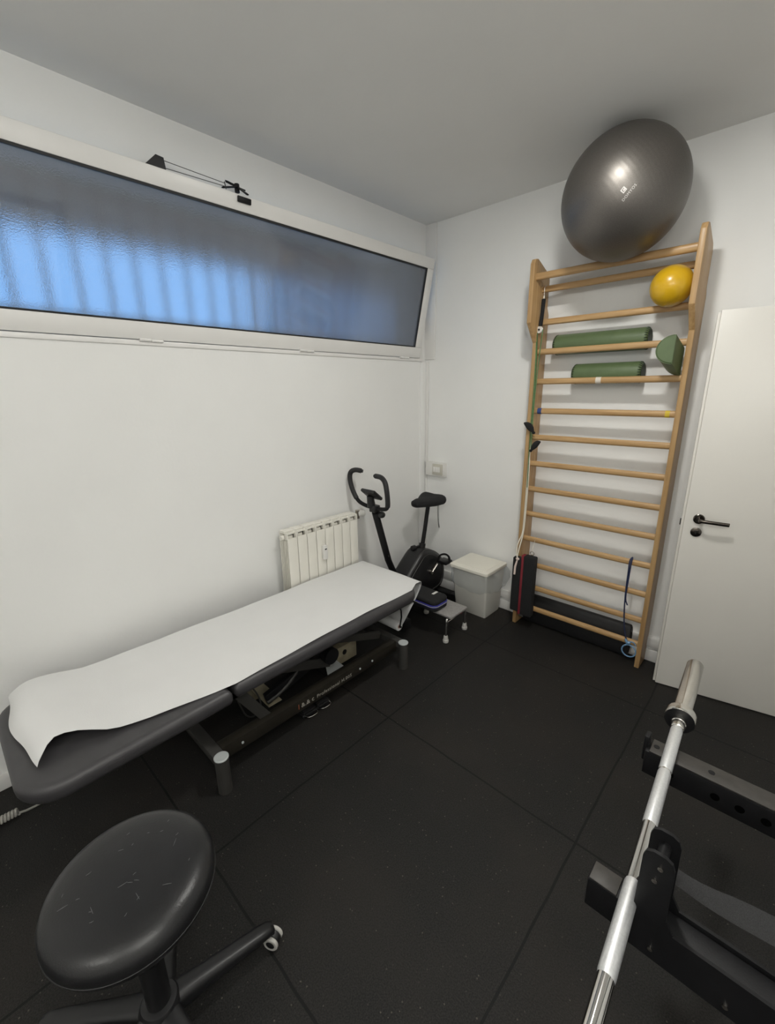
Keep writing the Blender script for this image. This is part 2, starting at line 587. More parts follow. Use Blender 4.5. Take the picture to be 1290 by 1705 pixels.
# ------------------------------------------------------------------ room shell
H = 2.90
XR, YF = 3.50, -5.40
struct('floor', MB().box(-0.30, XR + 0.2, YF - 0.2, 1.3, -0.12, 0.0), MT['floor'], label='black speckled rubber tile floor')
struct('ceiling', MB().box(-0.30, XR + 0.2, YF - 0.2, 1.3, H, H + 0.12), MT['ceiling'], label='plain off-white ceiling')
WZ0, WZ1, WY0, WY1 = 1.925, 2.665, -3.16, -0.045
wl = MB()
wl.box(-0.30, 0, YF, 0.0, 0, WZ0)
wl.box(-0.30, 0, YF, 0.0, WZ1, H)
wl.box(-0.30, 0, YF, WY0, WZ0, WZ1)
wl.box(-0.30, 0, WY1, 0.0, WZ0, WZ1)
struct('wall_left', wl, MT['wall'], label='white wall with the tilted window')
DX0, DX1, DZ = 2.035, 2.80, 2.02
wb_ = MB()
wb_.box(-0.30, DX0, 0, 0.15, 0, H)
wb_.box(DX1, XR, 0, 0.15, 0, H)
wb_.box(DX0, DX1, 0, 0.15, DZ, H)
struct('wall_back', wb_, MT['wall'], label='white wall behind the wall bars')
struct('wall_right', MB().box(XR, XR + 0.15, YF, 0.15, 0, H), MT['wall'], label='white wall on the right')
struct('wall_front', MB().box(-0.30, XR + 0.15, YF - 0.15, YF, 0, H), MT['wall'], label='white wall behind the viewer')
hall = MB()
hall.box(1.6, 1.7, 0.15, 1.2, 0, H)
hall.box(3.2, 3.3, 0.15, 1.2, 0, H)
hall.box(1.6, 3.3, 1.2, 1.3, 0, H)
struct('wall_hallway', hall, MT['wall'], label='hallway walls beyond the door')

# baseboards
bb = MB()
bb.box(0.013, DX0 - 0.045, -0.015, 0, 0, 0.080, 0.004)
struct('baseboard_back', bb, MT['trim'])
struct('baseboard_left', MB().box(0, 0.013, YF, 0, 0, 0.080, 0.004), MT['trim'])
# pipe trunking above the baseboard, corner boxing and cable duct
tk = MB()
tk.box(0.08, DX0 - 0.05, -0.022, 0, 0.104, 0.170, 0.004)
struct('trim_1', tk, MT['trim'], label='white pipe trunking above the baseboard')
cb = MB()
cb.box(0, 0.018, -0.075, 0, 0.08, 1.92, 0.002)
struct('trim_2', cb, MT['wall'], label='white corner pipe boxing')
cd = MB()
cd.box(0.020, 0.034, -0.012, 0, 0.17, 1.06, 0.002)
cd.box(0.018, 0.040, -0.014, 0, 1.11, 1.925, 0.002)
cd.box(0.0, 0.10, -0.012, 0, 1.94, 2.90, 0.004)
struct('trim_3', cd, MT['trim'], label='white cable duct in the room corner')

# door frame lining
dj = MB()
dj.box(DX0 - 0.035, DX0 + 0.02, -0.012, 0.15, 0, DZ + 0.035, 0.003)
dj.box(DX1 - 0.02, DX1 + 0.06, -0.012, 0.15, 0, DZ + 0.035, 0.003)
dj.box(DX0 - 0.035, DX1 + 0.06, -0.012, 0.15, DZ - 0.02, DZ + 0.035, 0.003)
struct('trim_4', dj, MT['trim'], label='white door frame')

# ------------------------------------------------------------------ door leaf, ajar
da = math.radians(10.94)
dd = Vector((math.cos(da), math.sin(da), 0))      # along the leaf
dn = Vector((math.sin(da), -math.cos(da), 0))     # towards the room
dp = Vector((1.962, -0.235, 0.006))
Rd = Matrix((dd, -dn, Vector((0, 0, 1)))).transposed()
def dloc(s, o, z):
    return dp + dd * s + dn * o + Vector((0, 0, z - 0.006))
LW = 0.86
leaf = MB()
def dbox(mb, s0, s1, o0, o1, z0, z1, bev=0.0):
    c = dloc((s0 + s1) / 2, (o0 + o1) / 2, (z0 + z1) / 2)
    hx, hy, hz = (s1 - s0) / 2, (o1 - o0) / 2, (z1 - z0) / 2
    mb.box(c.x - hx, c.x + hx, c.y - hy, c.y + hy, c.z - hz, c.z + hz, bev, Rd)
dbox(leaf, 0, LW, -0.018, 0, 0.006, 2.055, 0.002)
dbox(leaf, -0.0, LW - 0.01, -0.040, -0.018, 0.006, 2.045, 0.002)
dbox(leaf, -0.012, 0.0, -0.040, -0.017, 0.006, 2.047, 0.001)
door = struct('door_1', leaf, MT['door'], label='white door leaf standing ajar', origin=dp)
hz = 1.035
hb = MB()
hs = 0.063
hb.lathe([(0, 0.026), (0.006, 0.026), (0.009, 0.022)], dloc(hs, 0, hz), dn, 28)
hb.tube(smooth_path([dloc(hs, 0.006, hz), dloc(hs, 0.045, hz), dloc(hs + 0.012, 0.052, hz), dloc(hs + 0.05, 0.052, hz - 0.001), dloc(hs + 0.125, 0.048, hz - 0.004)], 2), 0.0085, 14, flat=(1.15, 0.8))
h = hb.build('door_handle', MT['dark_steel'], door); h['label'] = 'dark polished lever handle'
kb = MB()
kb.lathe([(0, 0.025), (0.006, 0.025), (0.008, 0.021)], dloc(hs - 0.003, 0, 0.962), dn, 28)
k = kb.build('key_escutcheon', MT['dark_steel'], door)
kh = MB()
c = dloc(hs - 0.003, 0.0085, 0.962)
kh.box(c.x - 0.003, c.x + 0.003, c.y - 0.001, c.y + 0.001, c.z - 0.010, c.z + 0.008, 0, Rd)
kh.build('keyhole', MT['black_plastic'], k)
lb = MB()
dbox(lb, -0.017, -0.002, -0.034, -0.022, 0.985, 1.02, 0.002)
lb.build('latch', MT['black_metal'], door)

# ------------------------------------------------------------------ window
ta = math.radians(12.0)
su = Vector((math.sin(ta), 0, math.cos(ta)))      # up along the sash
sn = Vector((math.cos(ta), 0, -math.sin(ta)))     # towards the room
sp = Vector((0.004, 0, 1.950))
Rs = Matrix((sn, Vector((0, 1, 0)), su)).transposed()
def sbox(mb, y0, y1, v0, v1, o0, o1, bev=0.0):
    c = sp + su * ((v0 + v1) / 2) + sn * ((o0 + o1) / 2) + Vector((0, (y0 + y1) / 2, 0))
    a, b_, d_ = (o1 - o0) / 2, (y1 - y0) / 2, (v1 - v0) / 2
    mb.box(c.x - a, c.x + a, c.y - b_, c.y + b_, c.z - d_, c.z + d_, bev, Rs)
fr = MB()
fr.box(-0.07, 0.008, WY0, WY1 - 0.0, WZ0, WZ0 + 0.022, 0.002)
fr.box(-0.085, -0.058, WY0, WY1, WZ0, 2.005, 0.002)
fr.box(-0.07, -0.001, WY0, WY1, WZ1 - 0.03, WZ1, 0.002)
fr.box(-0.07, -0.001, WY0, WY0 + 0.03, WZ0, WZ1, 0.002)
fr.box(-0.07, -0.001, WY1 - 0.03, WY1, WZ0, WZ1, 0.002)
win = struct('window_1', fr, MT['pvc'], label='long frosted hopper window tilted open', origin=(0, WY1, WZ0))
SY0, SY1 = -3.12, -0.082
SL = 0.695
sf = MB()
sbox(sf, SY0, SY1, 0.0, 0.078, -0.045, 0, 0.003)
sbox(sf, SY0, SY1, SL - 0.068, SL, -0.045, 0, 0.003)
sbox(sf, SY1 - 0.068, SY1, 0.078, SL - 0.068, -0.045, 0, 0.003)
sbox(sf, SY0, SY0 + 0.068, 0.078, SL - 0.068, -0.045, 0, 0.003)
sash = sf.build('sash', MT['pvc'], win)
gk = MB()
g0, g1, a0, a1 = 0.078, SL - 0.068, SY0 + 0.068, SY1 - 0.068
gw = 0.007
sbox(gk, a0, a1, g0, g0 + gw, -0.022, -0.004)
sbox(gk, a0, a1, g1 - gw * 1.4, g1, -0.022, -0.004)
sbox(gk, a0, a0 + gw, g0, g1, -0.022, -0.004)
sbox(gk, a1 - gw, a1, g0, g1, -0.022, -0.004)
gk.build('gasket', MT['black_rubber'], sash)
pn = MB()
sbox(pn, a0, a1, g0, g1, -0.020, -0.014)
pn.build('pane', MT['frosted'], sash)
for hy in (-2.11, -1.205, -0.285):
    hg = MB()
    hg.cyl((0.013, hy - 0.045, 1.948), (0.013, hy + 0.005, 1.948), 0.0075, seg=12)
    hg.cyl((0.013, hy + 0.007, 1.946), (0.013, hy + 0.060, 1.946), 0.0065, seg=12)
    hg.build('hinge', MT['pvc'], win)
# opener: black housing on the frame, cables and folding arm at the top rail
st = MB()
st.prism([(0.075, -2.055, 2.648), (0.075, -1.955, 2.648), (0.075, -1.962, 2.705), (0.075, -1.995, 2.708)], (-0.045, 0, 0))
st.build('opener_housing', MT['black_plastic'], win)
ca = MB()
ca.tube([(0.06, -1.96, 2.700), (0.11, -1.700, 2.672)], 0.0016, 6)
ca.tube([(0.06, -1.96, 2.672), (0.12, -1.700, 2.655)], 0.0016, 6)
ca.tube([(0.12, -1.70, 2.645), (0.11, -1.700, 2.678)], 0.0022, 6)
ca.build('opener_cable', MT['grey_metal'], win)
ar = MB()
ar.tube([(0.12, -1.715, 2.648), (0.05, -1.60, 2.70)], 0.007, 8, flat=(0.6, 1.3))
ar.tube([(0.05, -1.595, 2.70), (0.148, -1.605, 2.640)], 0.007, 8, flat=(0.6, 1.3))
ar.cyl((0.05, -1.60, 2.675), (0.05, -1.60, 2.712), 0.012, seg=12)
ar.tube(smooth_path([(0.05, -1.61, 2.705), (0.05, -1.66, 2.712), (0.06, -1.665, 2.700), (0.06, -1.56, 2.692)], 1), 0.003, 6)
c = sp + su * 0.675 + sn * 0.006 + Vector((0, -1.625, 0))
ar.box(c.x - 0.006, c.x + 0.006, c.y - 0.036, c.y + 0.036, c.z - 0.013, c.z + 0.013, 0.004, Rs)
ar.build('opener_arm', MT['black_metal'], win)

# outside the window: grille, balcony slab and light-well wall
gr = MB()
gy = WY0 + 0.10
nb = 0
bars_y = []
while gy < 0.6:
    bars_y.append(gy)
    gr.cyl((-0.33, gy, 1.85), (-0.33, gy, 2.85), 0.009, seg=8)
    gy += 0.132
for z in (1.98, 2.62):
    gr.box(-0.338, -0.322, WY0 - 0.1, 0.6, z - 0.006, z + 0.006)
for i in range(len(bars_y) - 1):
    m = (bars_y[i] + bars_y[i + 1]) / 2
    for s in (-1, 1):
        pts = []
        for kk in range(18):
            t = kk / 17 * 2.6 * PI
            r = 0.026 * (1 - kk / 24)
            pts.append((-0.33, m + s * (0.031 - r * math.cos(t)), 2.075 + r * math.sin(t)))
        gr.tube(pts, 0.005, 6)
gri = gr.build('grille', MT['iron'], None, (-0.33, -1.5, 1.85))
gri['kind'] = 'structure'; gri['category'] = 'grille'; gri['label'] = 'wrought iron grille outside the frosted window'
sl_ = MB()
sl_.box(-1.32, -0.30, -6.0, 3.0, 2.69, 2.95)
so = sl_.build('balcony', MT['slab'], None, (-0.3, -2, 2.67))
so['kind'] = 'structure'; so['category'] = 'balcony'; so['label'] = 'dark balcony slab outside the window'
gd = MB()  # unseen ground slab, added to block sky light coming from below
gd.box(-14.0, -0.30, -14.0, 14.0, 1.30, 1.50)
go = gd.build('pavement', MT['plaster_out'], None, (-4, 0, 1.5))
go['kind'] = 'structure'; go['category'] = 'pavement'; go['label'] = 'pavement outside the basement window'
fb = MB()
fb.box(-9.0, -8.0, 3.9, 14.0, 1.5, 9.0)
fo = fb.build('facade', MT['facade'], None, (-8, 5, 1.5))
fo['kind'] = 'structure'; fo['category'] = 'facade'; fo['label'] = 'house front across the street beyond the window'

# ------------------------------------------------------------------ ceiling lamps (out of frame; globes and their drop invented to light ceiling and walls)
for i, (lx, ly) in enumerate(LAMP_SPOTS):
    t = thing('ceiling_lamp', ['white opal globe ceiling lamp above the viewer', 'white opal globe ceiling lamp at the rear of the room'][i], 'lamp', (lx, ly, H), 'opal ceiling lamps')
    MB().lathe([(-0.34, 0.012), (-0.046, 0.012), (-0.045, 0.05), (-0.040, 0.07), (-0.012, 0.075), (0.0, 0.075)], (lx, ly, H), (0, 0, 1), 32).build('mount', MT['white_plastic'], t)
    MB().sphere((lx, ly, H - 0.460), 0.145, 32, 16, (1, 1, 0.88)).build('globe', MT['led'], t, sharp=180)

t = thing('recessed_light', 'small round recessed ceiling light in front of the wall bars', 'lamp', (SPOT_AT[0], SPOT_AT[1], H))
MB().lathe([(-0.010, 0.090), (-0.012, 0.097), (-0.008, 0.105), (0.0, 0.108)], (SPOT_AT[0], SPOT_AT[1], H), (0, 0, 1), 40, cap=False).build('trim_ring', MT['white_plastic'], t)
MB().lathe([(-0.010, 0.090), (-0.006, 0.090)], (SPOT_AT[0], SPOT_AT[1], H), (0, 0, 1), 40).build('diffuser', MT['led_spot'], t)

# ------------------------------------------------------------------ radiator
RY0, RY1, NS = -1.518, -0.925, 8
sw = (RY1 - RY0) / NS
rad = thing('radiator', 'cream white sectional radiator on the wall behind the treatment table', 'radiator', (0.09, (RY0 + RY1) / 2, 0.24))
for i in range(NS):
    y0 = RY0 + i * sw
    y1 = y0 + sw
    m = (y0 + y1) / 2
    b = MB()
    b.box(0.124, 0.132, y0 + 0.0022, y1 - 0.0022, 0.25, 0.822, 0.0012)        # front plate
    b.box(0.045, 0.128, m - 0.013, m + 0.013, 0.26, 0.800, 0.003)           # core tube
    for xx in (0.060, 0.082, 0.104):
        b.box(xx, xx + 0.003, y0 + 0.006, y1 - 0.006, 0.27, 0.800)          # fins
    b.box(0.040, 0.045, y0 + 0.002, y1 - 0.002, 0.25, 0.862, 0.001)         # rear plate
    b.box(0.040, 0.100, y0 + 0.001, y1 - 0.001, 0.848, 0.866, 0.005)        # top
    b.box(0.100, 0.130, y0 + 0.001, y0 + 0.008, 0.815, 0.862, 0.002)        # rim round the outlet slot
    b.box(0.100, 0.130, y1 - 0.008, y1 - 0.001, 0.815, 0.862, 0.002)
    b.box(0.112, 0.122, y0 + 0.002, y1 - 0.002, 0.846, 0.860, 0.003)
    b.box(0.060, 0.110, m - 0.020, m + 0.020, 0.80, 0.835, 0.006)           # header
    b.build('section', MT['cream'], rad)
pg = MB()
pg.cyl((0.085, RY0 - 0.02, 0.825), (0.085, RY0, 0.825), 0.016, seg=18)
pg.build('end_plug', MT['cream'], rad)
hm = MB()
hm.box(0.1325, 0.158, -1.262, -1.226, 0.615, 0.715, 0.006)
hmo = hm.build('heat_meter', MT['white_plastic'], rad)
MB().box(0.1575, 0.1592, -1.252, -1.236, 0.685, 0.693).build('display', MT['black_plastic'], hmo)
vb = MB()
vb.cyl((0.085, RY1, 0.825), (0.085, RY1 + 0.05, 0.825), 0.014, seg=16)
vb.cyl((0.085, RY1 + 0.045, 0.825), (0.002, RY1 + 0.045, 0.825), 0.010, seg=14)
vb.cyl((0.085, RY1 + 0.045, 0.81), (0.085, RY1 + 0.045, 0.872), 0.017, seg=16)
vb.build('valve', MT['nickel'], rad)
vk = MB()
vk.lathe([(0, 0.018), (0.004, 0.023), (0.045, 0.020), (0.052, 0.014)], (0.088, RY1 + 0.05, 0.845), (0.6, 0.75, 0.1), 18)
vk.build('valve_knob', MT['white_plastic'], rad)

# ------------------------------------------------------------------ wall bars
PX0, PX1 = (0.985, 1.013), (1.824, 1.852)
RUNG_Z = [2.295, 2.106, 1.931, 1.750, 1.564, 1.392, 1.215, 1.038, 0.860, 0.676, 0.489, 0.314, 0.150]
bars = thing('stall_bars', 'beech wood gymnastic wall bars fixed to the white back wall', 'wall bars', (1.42, -0.08, 0))
for (x0, x1) in (PX0, PX1):
    prof = [(-0.004, 0), (-0.150, 0), (-0.150, 1.985), (-0.252, 2.095), (-0.252, 2.420), (-0.235, 2.447), (-0.205, 2.452), (-0.052, 2.395), (-0.030, 2.365), (-0.030, 2.20), (-0.004, 2.16)]
    b = bmesh.new()
    vs = [b.verts.new((x0, y, z)) for y, z in prof]
    f = b.faces.new(vs)
    r = bmesh.ops.extrude_face_region(b, geom=[f])
    for v in r['geom']:
        if isinstance(v, bmesh.types.BMVert):
            v.co.x = x1
    bmesh.ops.bevel(b, geom=list(b.edges), offset=0.004, segments=2, affect='EDGES', profile=0.5)
    p = MB(); p.merge(b)
    p.build('side_post', MT['wood_v'], bars)
def rung(y, z, ry=0.015, rz=0.0185):
    b = MB()
    r = []
    for x in (PX0[1] - 0.004, PX1[0] + 0.004):
        r.append([Vector((x, y + ry * math.copysign(abs(math.cos(t)) ** 0.8, math.cos(t)), z + rz * math.copysign(abs(math.sin(t)) ** 0.8, math.sin(t)))) for t in [2 * PI * j / 24 for j in range(24)]])
    b.rings(r)
    return b.build('rung', MT['wood_h'], bars)
RY = -0.120
top_rung = rung(-0.215, 2.352, 0.016, 0.020)
rungs = [rung(RY, z) for z in RUNG_Z]
def tape(parent, x0, x1, z, m, y=RY, ry=0.0158, rz=0.0193):
    b = MB()
    r = []
    for x in (x0, x1):
        r.append([Vector((x, y + ry * math.copysign(abs(math.cos(t)) ** 0.8, math.cos(t)), z + rz * math.copysign(abs(math.sin(t)) ** 0.8, math.sin(t)))) for t in [2 * PI * j / 24 for j in range(24)]])
    b.rings(r)
    return b.build('tape_band', m, parent)
tape(rungs[4], 1.045, 1.072, RUNG_Z[4], MT['tape_blue'])['label'] = 'dark blue tape'
tape(rungs[4], 1.775, 1.797, RUNG_Z[4], MT['tape_yellow'])['label'] = 'yellow tape'
tape(rungs[3], 1.390, 1.420, RUNG_Z[3], MT['tape_white'])['label'] = 'white tape'

# ------------------------------------------------------------------ balls
BC, BR = Vector((1.494, -0.347, 2.611)), 0.2823
ball = tag(MB().sphere(BC, BR, 96, 48).build('exercise_ball', MT['ball'], None, BC, 180), 'large metallic grey exercise ball resting on top of the wall bars', 'exercise ball')
# small printed mark, wrapped onto the skin of the ball
def on_ball(p, lift):
    d = (Vector(p) - BC).normalized()
    return BC + d * (BR + lift)
camp = Vector((2.3361, -2.9493, 1.7096))
mark_n = (Vector((0.336, -0.902, -0.27))).normalized()
mark_c = BC + mark_n * BR
mu = Vector((0.45, 0.10, 0.55)); mu = (mu - mark_n * mu.dot(mark_n)).normalized()   # reading direction
mv = mark_n.cross(mu)
lm = MB()
def stamp(b, off, sc=1.0):
    for v in b.verts:
        q = mark_c + mu * (v.co.x * sc + off[0]) + mv * (v.co.y * sc + off[1])
        v.co = on_ball(q, 0.0006 + max(0, v.co.z))
    lm.merge(b)
stamp(text_mesh('DOMYOS', 0.016, 0.0003, 1.1), (-0.031, -0.016))
b = bmesh.new()
for (x0, x1, y0, y1) in ((-0.013, 0.013, 0.008, 0.013), (-0.013, 0.013, 0.029, 0.034), (-0.013, -0.008, 0.013, 0.029), (0.008, 0.013, 0.013, 0.029), (-0.004, 0.008, 0.015, 0.025)):
    b.faces.new([b.verts.new((x, y, 0.0003)) for x, y in ((x0, y0), (x1, y0), (x1, y1), (x0, y1))])
stamp(b, (0, 0), 0.75)
lm.build('printed_logo', MT['logo_print'], ball)['label'] = 'small silver printed logo and lettering'
YC, YR = Vector((1.727, -0.186, 2.199)), 0.0970
yb = tag(MB().sphere(YC, YR, 64, 32).build('small_ball', MT['yellow'], None, YC, 180), 'small yellow ball wedged between upper rungs of the wall bars', 'ball')

# ------------------------------------------------------------------ green cushions
def bolster(name, x0, x1, y, z, r, label):
    prof = [(0.0, r * 0.80), (0.004, r * 0.90), (0.012, r * 0.98), (0.022, r), (x1 - x0 - 0.022, r), (x1 - x0 - 0.012, r * 0.98), (x1 - x0 - 0.004, r * 0.90), (x1 - x0, r * 0.80)]
    b = MB()
    b.lathe(prof, (x0, y, z), (1, 0, 0), 40)
    o = b.build(name, MT['green'], None, (((x0 + x1) / 2), y, z - r))
    tag(o, label, 'bolster', 'green roll cushions on the wall bars')
    for s, xe in ((-1, x0), (1, x1)):
        e = MB()
        e.lathe([(0, r * 0.79), (0.003, r * 0.79)], (xe - (0.0025 if s < 0 else 0.0005), y, z), (1, 0, 0), 32)
        e.build('end_panel', MT['green_dark'], o)
        # gathered pleats of the cover at the rim
        pl_ = MB()
        for j in range(26):
            t = 2 * PI * j / 26
            d = Vector((0, math.cos(t), math.sin(t)))
            c0 = Vector((xe, y, z)) + d * r * 0.80
            c1 = Vector((xe - s * 0.016, y, z)) + d * r * 1.0
            pl_.tube([c0, (c0 + c1) / 2 + d * 0.003, c1], [0.0022, 0.0030, 0.0012], 6)
        pl_.build('pleats', MT['green_dark'], o)
    return o
bolster('bolster_cushion', 1.100, 1.630, -0.0605, 1.970, 0.060, 'longer green roll cushion, upper one, lying behind a rung of the wall bars')
bolster('bolster_cushion', 1.235, 1.620, -0.0605, 1.790, 0.060, 'shorter green roll cushion, lower one, behind the rung with white tape')
# half-round cushion, end out, sloping down onto the rung
hc = MB()
F = Vector((1.796, -0.262, 1.822))
axv = Vector((0.14, 0.90, -0.40)).normalized()
hv = Vector((0, 0.30, 0.945)).normalized() * 1.0
hv = Vector((0, 0.06, 1.0)).normalized()
Lh, Hh, Dh = 0.150, 0.140, 0.080
sec = []
for kx in range(25):
    t = PI / 2 + PI * kx / 24
    sec.append((Dh * math.cos(t), Hh / 2 + Hh / 2 * math.sin(t)))
sec = [(x, z) for x, z in sec]
rings = []
for s, sc in ((0.0, 0.93), (0.004, 0.985), (0.010, 1.0), (Lh - 0.010, 1.0), (Lh - 0.004, 0.985), (Lh, 0.93)):
    rings.append([F + axv * s + Vector((1, 0, 0)) * (x * sc - 0.002) + hv * (Hh / 2 + (z - Hh / 2) * sc) for x, z in sec])
hc.rings(rings)
hco = tag(hc.build('half_round_cushion', MT['green'], None, F + axv * Lh), 'green half-round cushion propped end out beside the right post of the wall bars', 'cushion')
pp = MB()
rg = [F + axv * 0.004 + Vector((1, 0, 0)) * (x - 0.002) + hv * z for x, z in sec]
pp.tube(rg, 0.0022, 6, closed=True)
pp.build('piping', MT['green'], hco)

# ------------------------------------------------------------------ shoulder pulley with green cord and black handles
pul = thing('shoulder_pulley', 'hanging pulley with black strap, white wheel and green cord beside the left post', 'pulley', (1.03, -0.13, 2.05))
b = MB()
b.tube([(1.034, -0.112, 2.318), (1.034, -0.128, 2.300), (1.034, -0.126, 2.255)], 0.0025, 8)
b.tube([(1.034, -0.126, 2.255), (1.034, -0.126, 2.232)], 0.005, 8)
b.build('hanger', MT['nickel'], pul)
b = MB()
b.tube([(1.034, -0.127, 2.238), (1.032, -0.129, 2.16), (1.027, -0.131, 2.085)], [0.015, 0.014, 0.015], 12, flat=(0.8, 0.9))
b.build('strap', MT['dark_fabric'], pul)
b = MB()
wc = Vector((1.025, -0.135, 2.062))
b.lathe([(-0.006, 0.020), (-0.003, 0.018), (0.0, 0.014), (0.003, 0.018), (0.006, 0.020)], wc, (0.2, 1, 0), 24)
b.build('wheel', MT['white_plastic'], pul)
b = MB()
b.cyl(wc - Vector((0, 0.012, 0)), wc + Vector((0, 0.012, 0)), 0.006, seg=12)
b.build('axle', MT['black_plastic'], pul)
b = MB()
b.tube(smooth_path([(1.008, -0.135, 2.062), (1.018, -0.138, 1.85), (1.022, -0.139, 1.60), (1.020, -0.145, 1.455)]), 0.0042, 8)
b.tube(smooth_path([(1.046, -0.133, 2.062), (1.034, -0.138, 1.85), (1.028, -0.140, 1.55), (1.034, -0.146, 1.318)]), 0.0032, 8)
b.tube(smooth_path([(1.012, -0.136, 2.05), (1.024, -0.133, 1.80), (1.016, -0.136, 1.40), (1.024, -0.135, 1.05)]), 0.0045, 8, flat=(0.4, 1.8))
b.build('cord', MT['green_cord'], pul)
for (p0, p1) in (((1.046, -0.150, 1.425), (0.983, -0.172, 1.488)), ((1.036, -0.150, 1.306), (1.108, -0.172, 1.372))):
    b = MB()
    p0, p1 = Vector(p0), Vector(p1)
    pts = [p0.lerp(p1, t / 8) + Vector((0, 0, 0.012 * math.sin(PI * t / 8))) for t in range(9)]
    b.tube(pts, [0.005, 0.012, 0.018, 0.021, 0.021, 0.019, 0.015, 0.010, 0.004], 12, flat=(1.0, 0.55))
    b.sphere(p0, 0.010, 12, 8)
    b.build('handle', MT['dark_fabric'], pul)

# white rope hanging from a rung, knotted at the bottom
b = MB()
b.tube(smooth_path([(1.014, -0.128, 1.37), (1.018, -0.132, 1.1), (1.018, -0.134, 0.80), (1.022, -0.150, 0.71), (1.012, -0.190, 0.66), (1.016, -0.215, 0.60), (1.030, -0.222, 0.560)]), 0.0042, 8)
b.tube(smooth_path([(1.014, -0.128, 1.37), (1.026, -0.130, 1.2), (1.027, -0.134, 0.80), (1.030, -0.160, 0.70), (1.032, -0.205, 0.63), (1.030, -0.222, 0.560)]), 0.0042, 8)
b.tube(smooth_path([(1.008, -0.108, 1.412), (1.012, -0.127, 1.405), (1.014, -0.130, 1.36)]), 0.004, 8)
rope = tag(b.build('hanging_rope', MT['white_cord'], None, (1.02, -0.13, 1.41)), 'thin white rope hanging at left post of the wall bars down to the black case', 'rope')
b = MB()
b.sphere((1.034, -0.222, 0.550), 0.011, 12, 8, (1.2, 0.8, 0.9))
b.tube([(1.034, -0.222, 0.550), (1.022, -0.226, 0.49), (1.020, -0.226, 0.43)], [0.005, 0.008, 0.0075], 10, flat=(1, 0.7))
b.build('cord_end', MT['pink'], rope)

for o in (pul, rope):
    o.location.y -= 0.014

# black case with red stripe hung on the lower left rungs
case = thing('hanging_case', 'tall black padded case with red stripe hanging at lower left of the wall bars', 'case', (1.06, -0.18, 0.115))
b = MB()
cushion(b, 0.983, 1.046, -0.205, -0.155, 0.125, 0.545, 0.008, 0.010)
b.build('left_panel', MT['dark_fabric'], case)
b = MB()
cushion(b, 1.064, 1.146, -0.207, -0.153, 0.112, 0.572, 0.008, 0.010)
b.build('right_panel', MT['dark_fabric'], case)
b = MB()
b.box(1.044, 1.068, -0.200, -0.158, 0.108, 0.570, 0.004)
b.build('stripe', MT['red'], case)
b = MB()
b.tube(arc((1.105, -0.165, 0.588), (1, 0, 0), (0, 0, 1), 0.014, 0, 2 * PI, 18)[:-1], 0.003, 8, closed=True)
b.tube([(1.105, -0.165, 0.578), (1.105, -0.160, 0.56)], 0.005, 8)
b.build('hang_ring', MT['nickel'], case)
b = MB()
b.tube(smooth_path([(1.105, -0.166, 0.602), (1.108, -0.150, 0.65), (1.100, -0.126, 0.690)]), 0.0016, 6)
b.build('hang_string', MT['white_cord'], case)
b = MB()
b.box(1.060, 1.092, -0.208, -0.195, 0.100, 0.116, 0.003)
b.build('buckle', MT['grey_metal'], case)

# black foam mat rolled up behind the lowest rungs
b = MB()
rings = []
X0, X1 = 1.03, 1.762
for x, sc in ((X0, 0.95), (X0 + 0.006, 1.0), (X1 - 0.006, 1.0), (X1, 0.95)):
    ring = []
    for j in range(40):
        t = 2 * PI * j / 40
        ring.append(Vector((x, -0.056 + 0.0355 * sc * math.cos(t) * (1.0), 0.118 + 0.117 * sc * math.sin(t))))
    rings.append(ring)
b.rings(rings)
mat_roll = tag(b.build('rolled_mat', MT['black_rubber'], None, (1.4, -0.056, 0.0)), 'rolled black foam mat on the floor behind the lowest rungs', 'exercise mat')
b = MB()
sp_ = []
for j in range(60):
    t = j / 59 * 5 * PI
    r = 1 - j / 66
    sp_.append((X1 + 0.001, -0.056 + 0.033 * r * math.cos(t), 0.118 + 0.112 * r * math.sin(t)))
b.tube(sp_, 0.0018, 5)
b.build('spiral_edge', MT['dark_fabric'], mat_roll)

# blue tube hanging over a rung at the right
b = MB()
b.tube(smooth_path([(1.716, -0.088, 0.700), (1.715, -0.108, 0.7015), (1.712, -0.130, 0.690), (1.714, -0.132, 0.64), (1.716, -0.132, 0.46), (1.728, -0.132, 0.30), (1.748, -0.134, 0.20), (1.768, -0.136, 0.155)]), 0.0042, 8)
b.tube(smooth_path([(1.716, -0.088, 0.700), (1.722, -0.110, 0.702), (1.722, -0.130, 0.690), (1.722, -0.133, 0.60), (1.718, -0.134, 0.44), (1.736, -0.132, 0.40)]), 0.0042, 8)
tube = tag(b.build('exercise_tube', MT['blue_tube'], None, (1.716, -0.11, 0.70)), 'dark blue exercise tube hanging from a low rung near the right post', 'exercise tube')
b = MB()
b.tube(arc((1.783, -0.136, 0.098), (1, 0, 0), (0, 0, 1), 0.040, 0, 2 * PI, 26)[:-1], 0.0042, 8, closed=True)
b.tube(smooth_path([(1.768, -0.136, 0.155), (1.80, -0.138, 0.17), (1.815, -0.130, 0.145)]), 0.004, 8)
b.build('loop', MT['blue_light'], tube)
b = MB()
b.tube(smooth_path([(1.755, -0.134, 0.172), (1.770, -0.142, 0.150), (1.785, -0.136, 0.158), (1.765, -0.134, 0.140)]), 0.008, 8)
b.build('knot', MT['blue_light'], tube)

tube.location.y -= 0.012

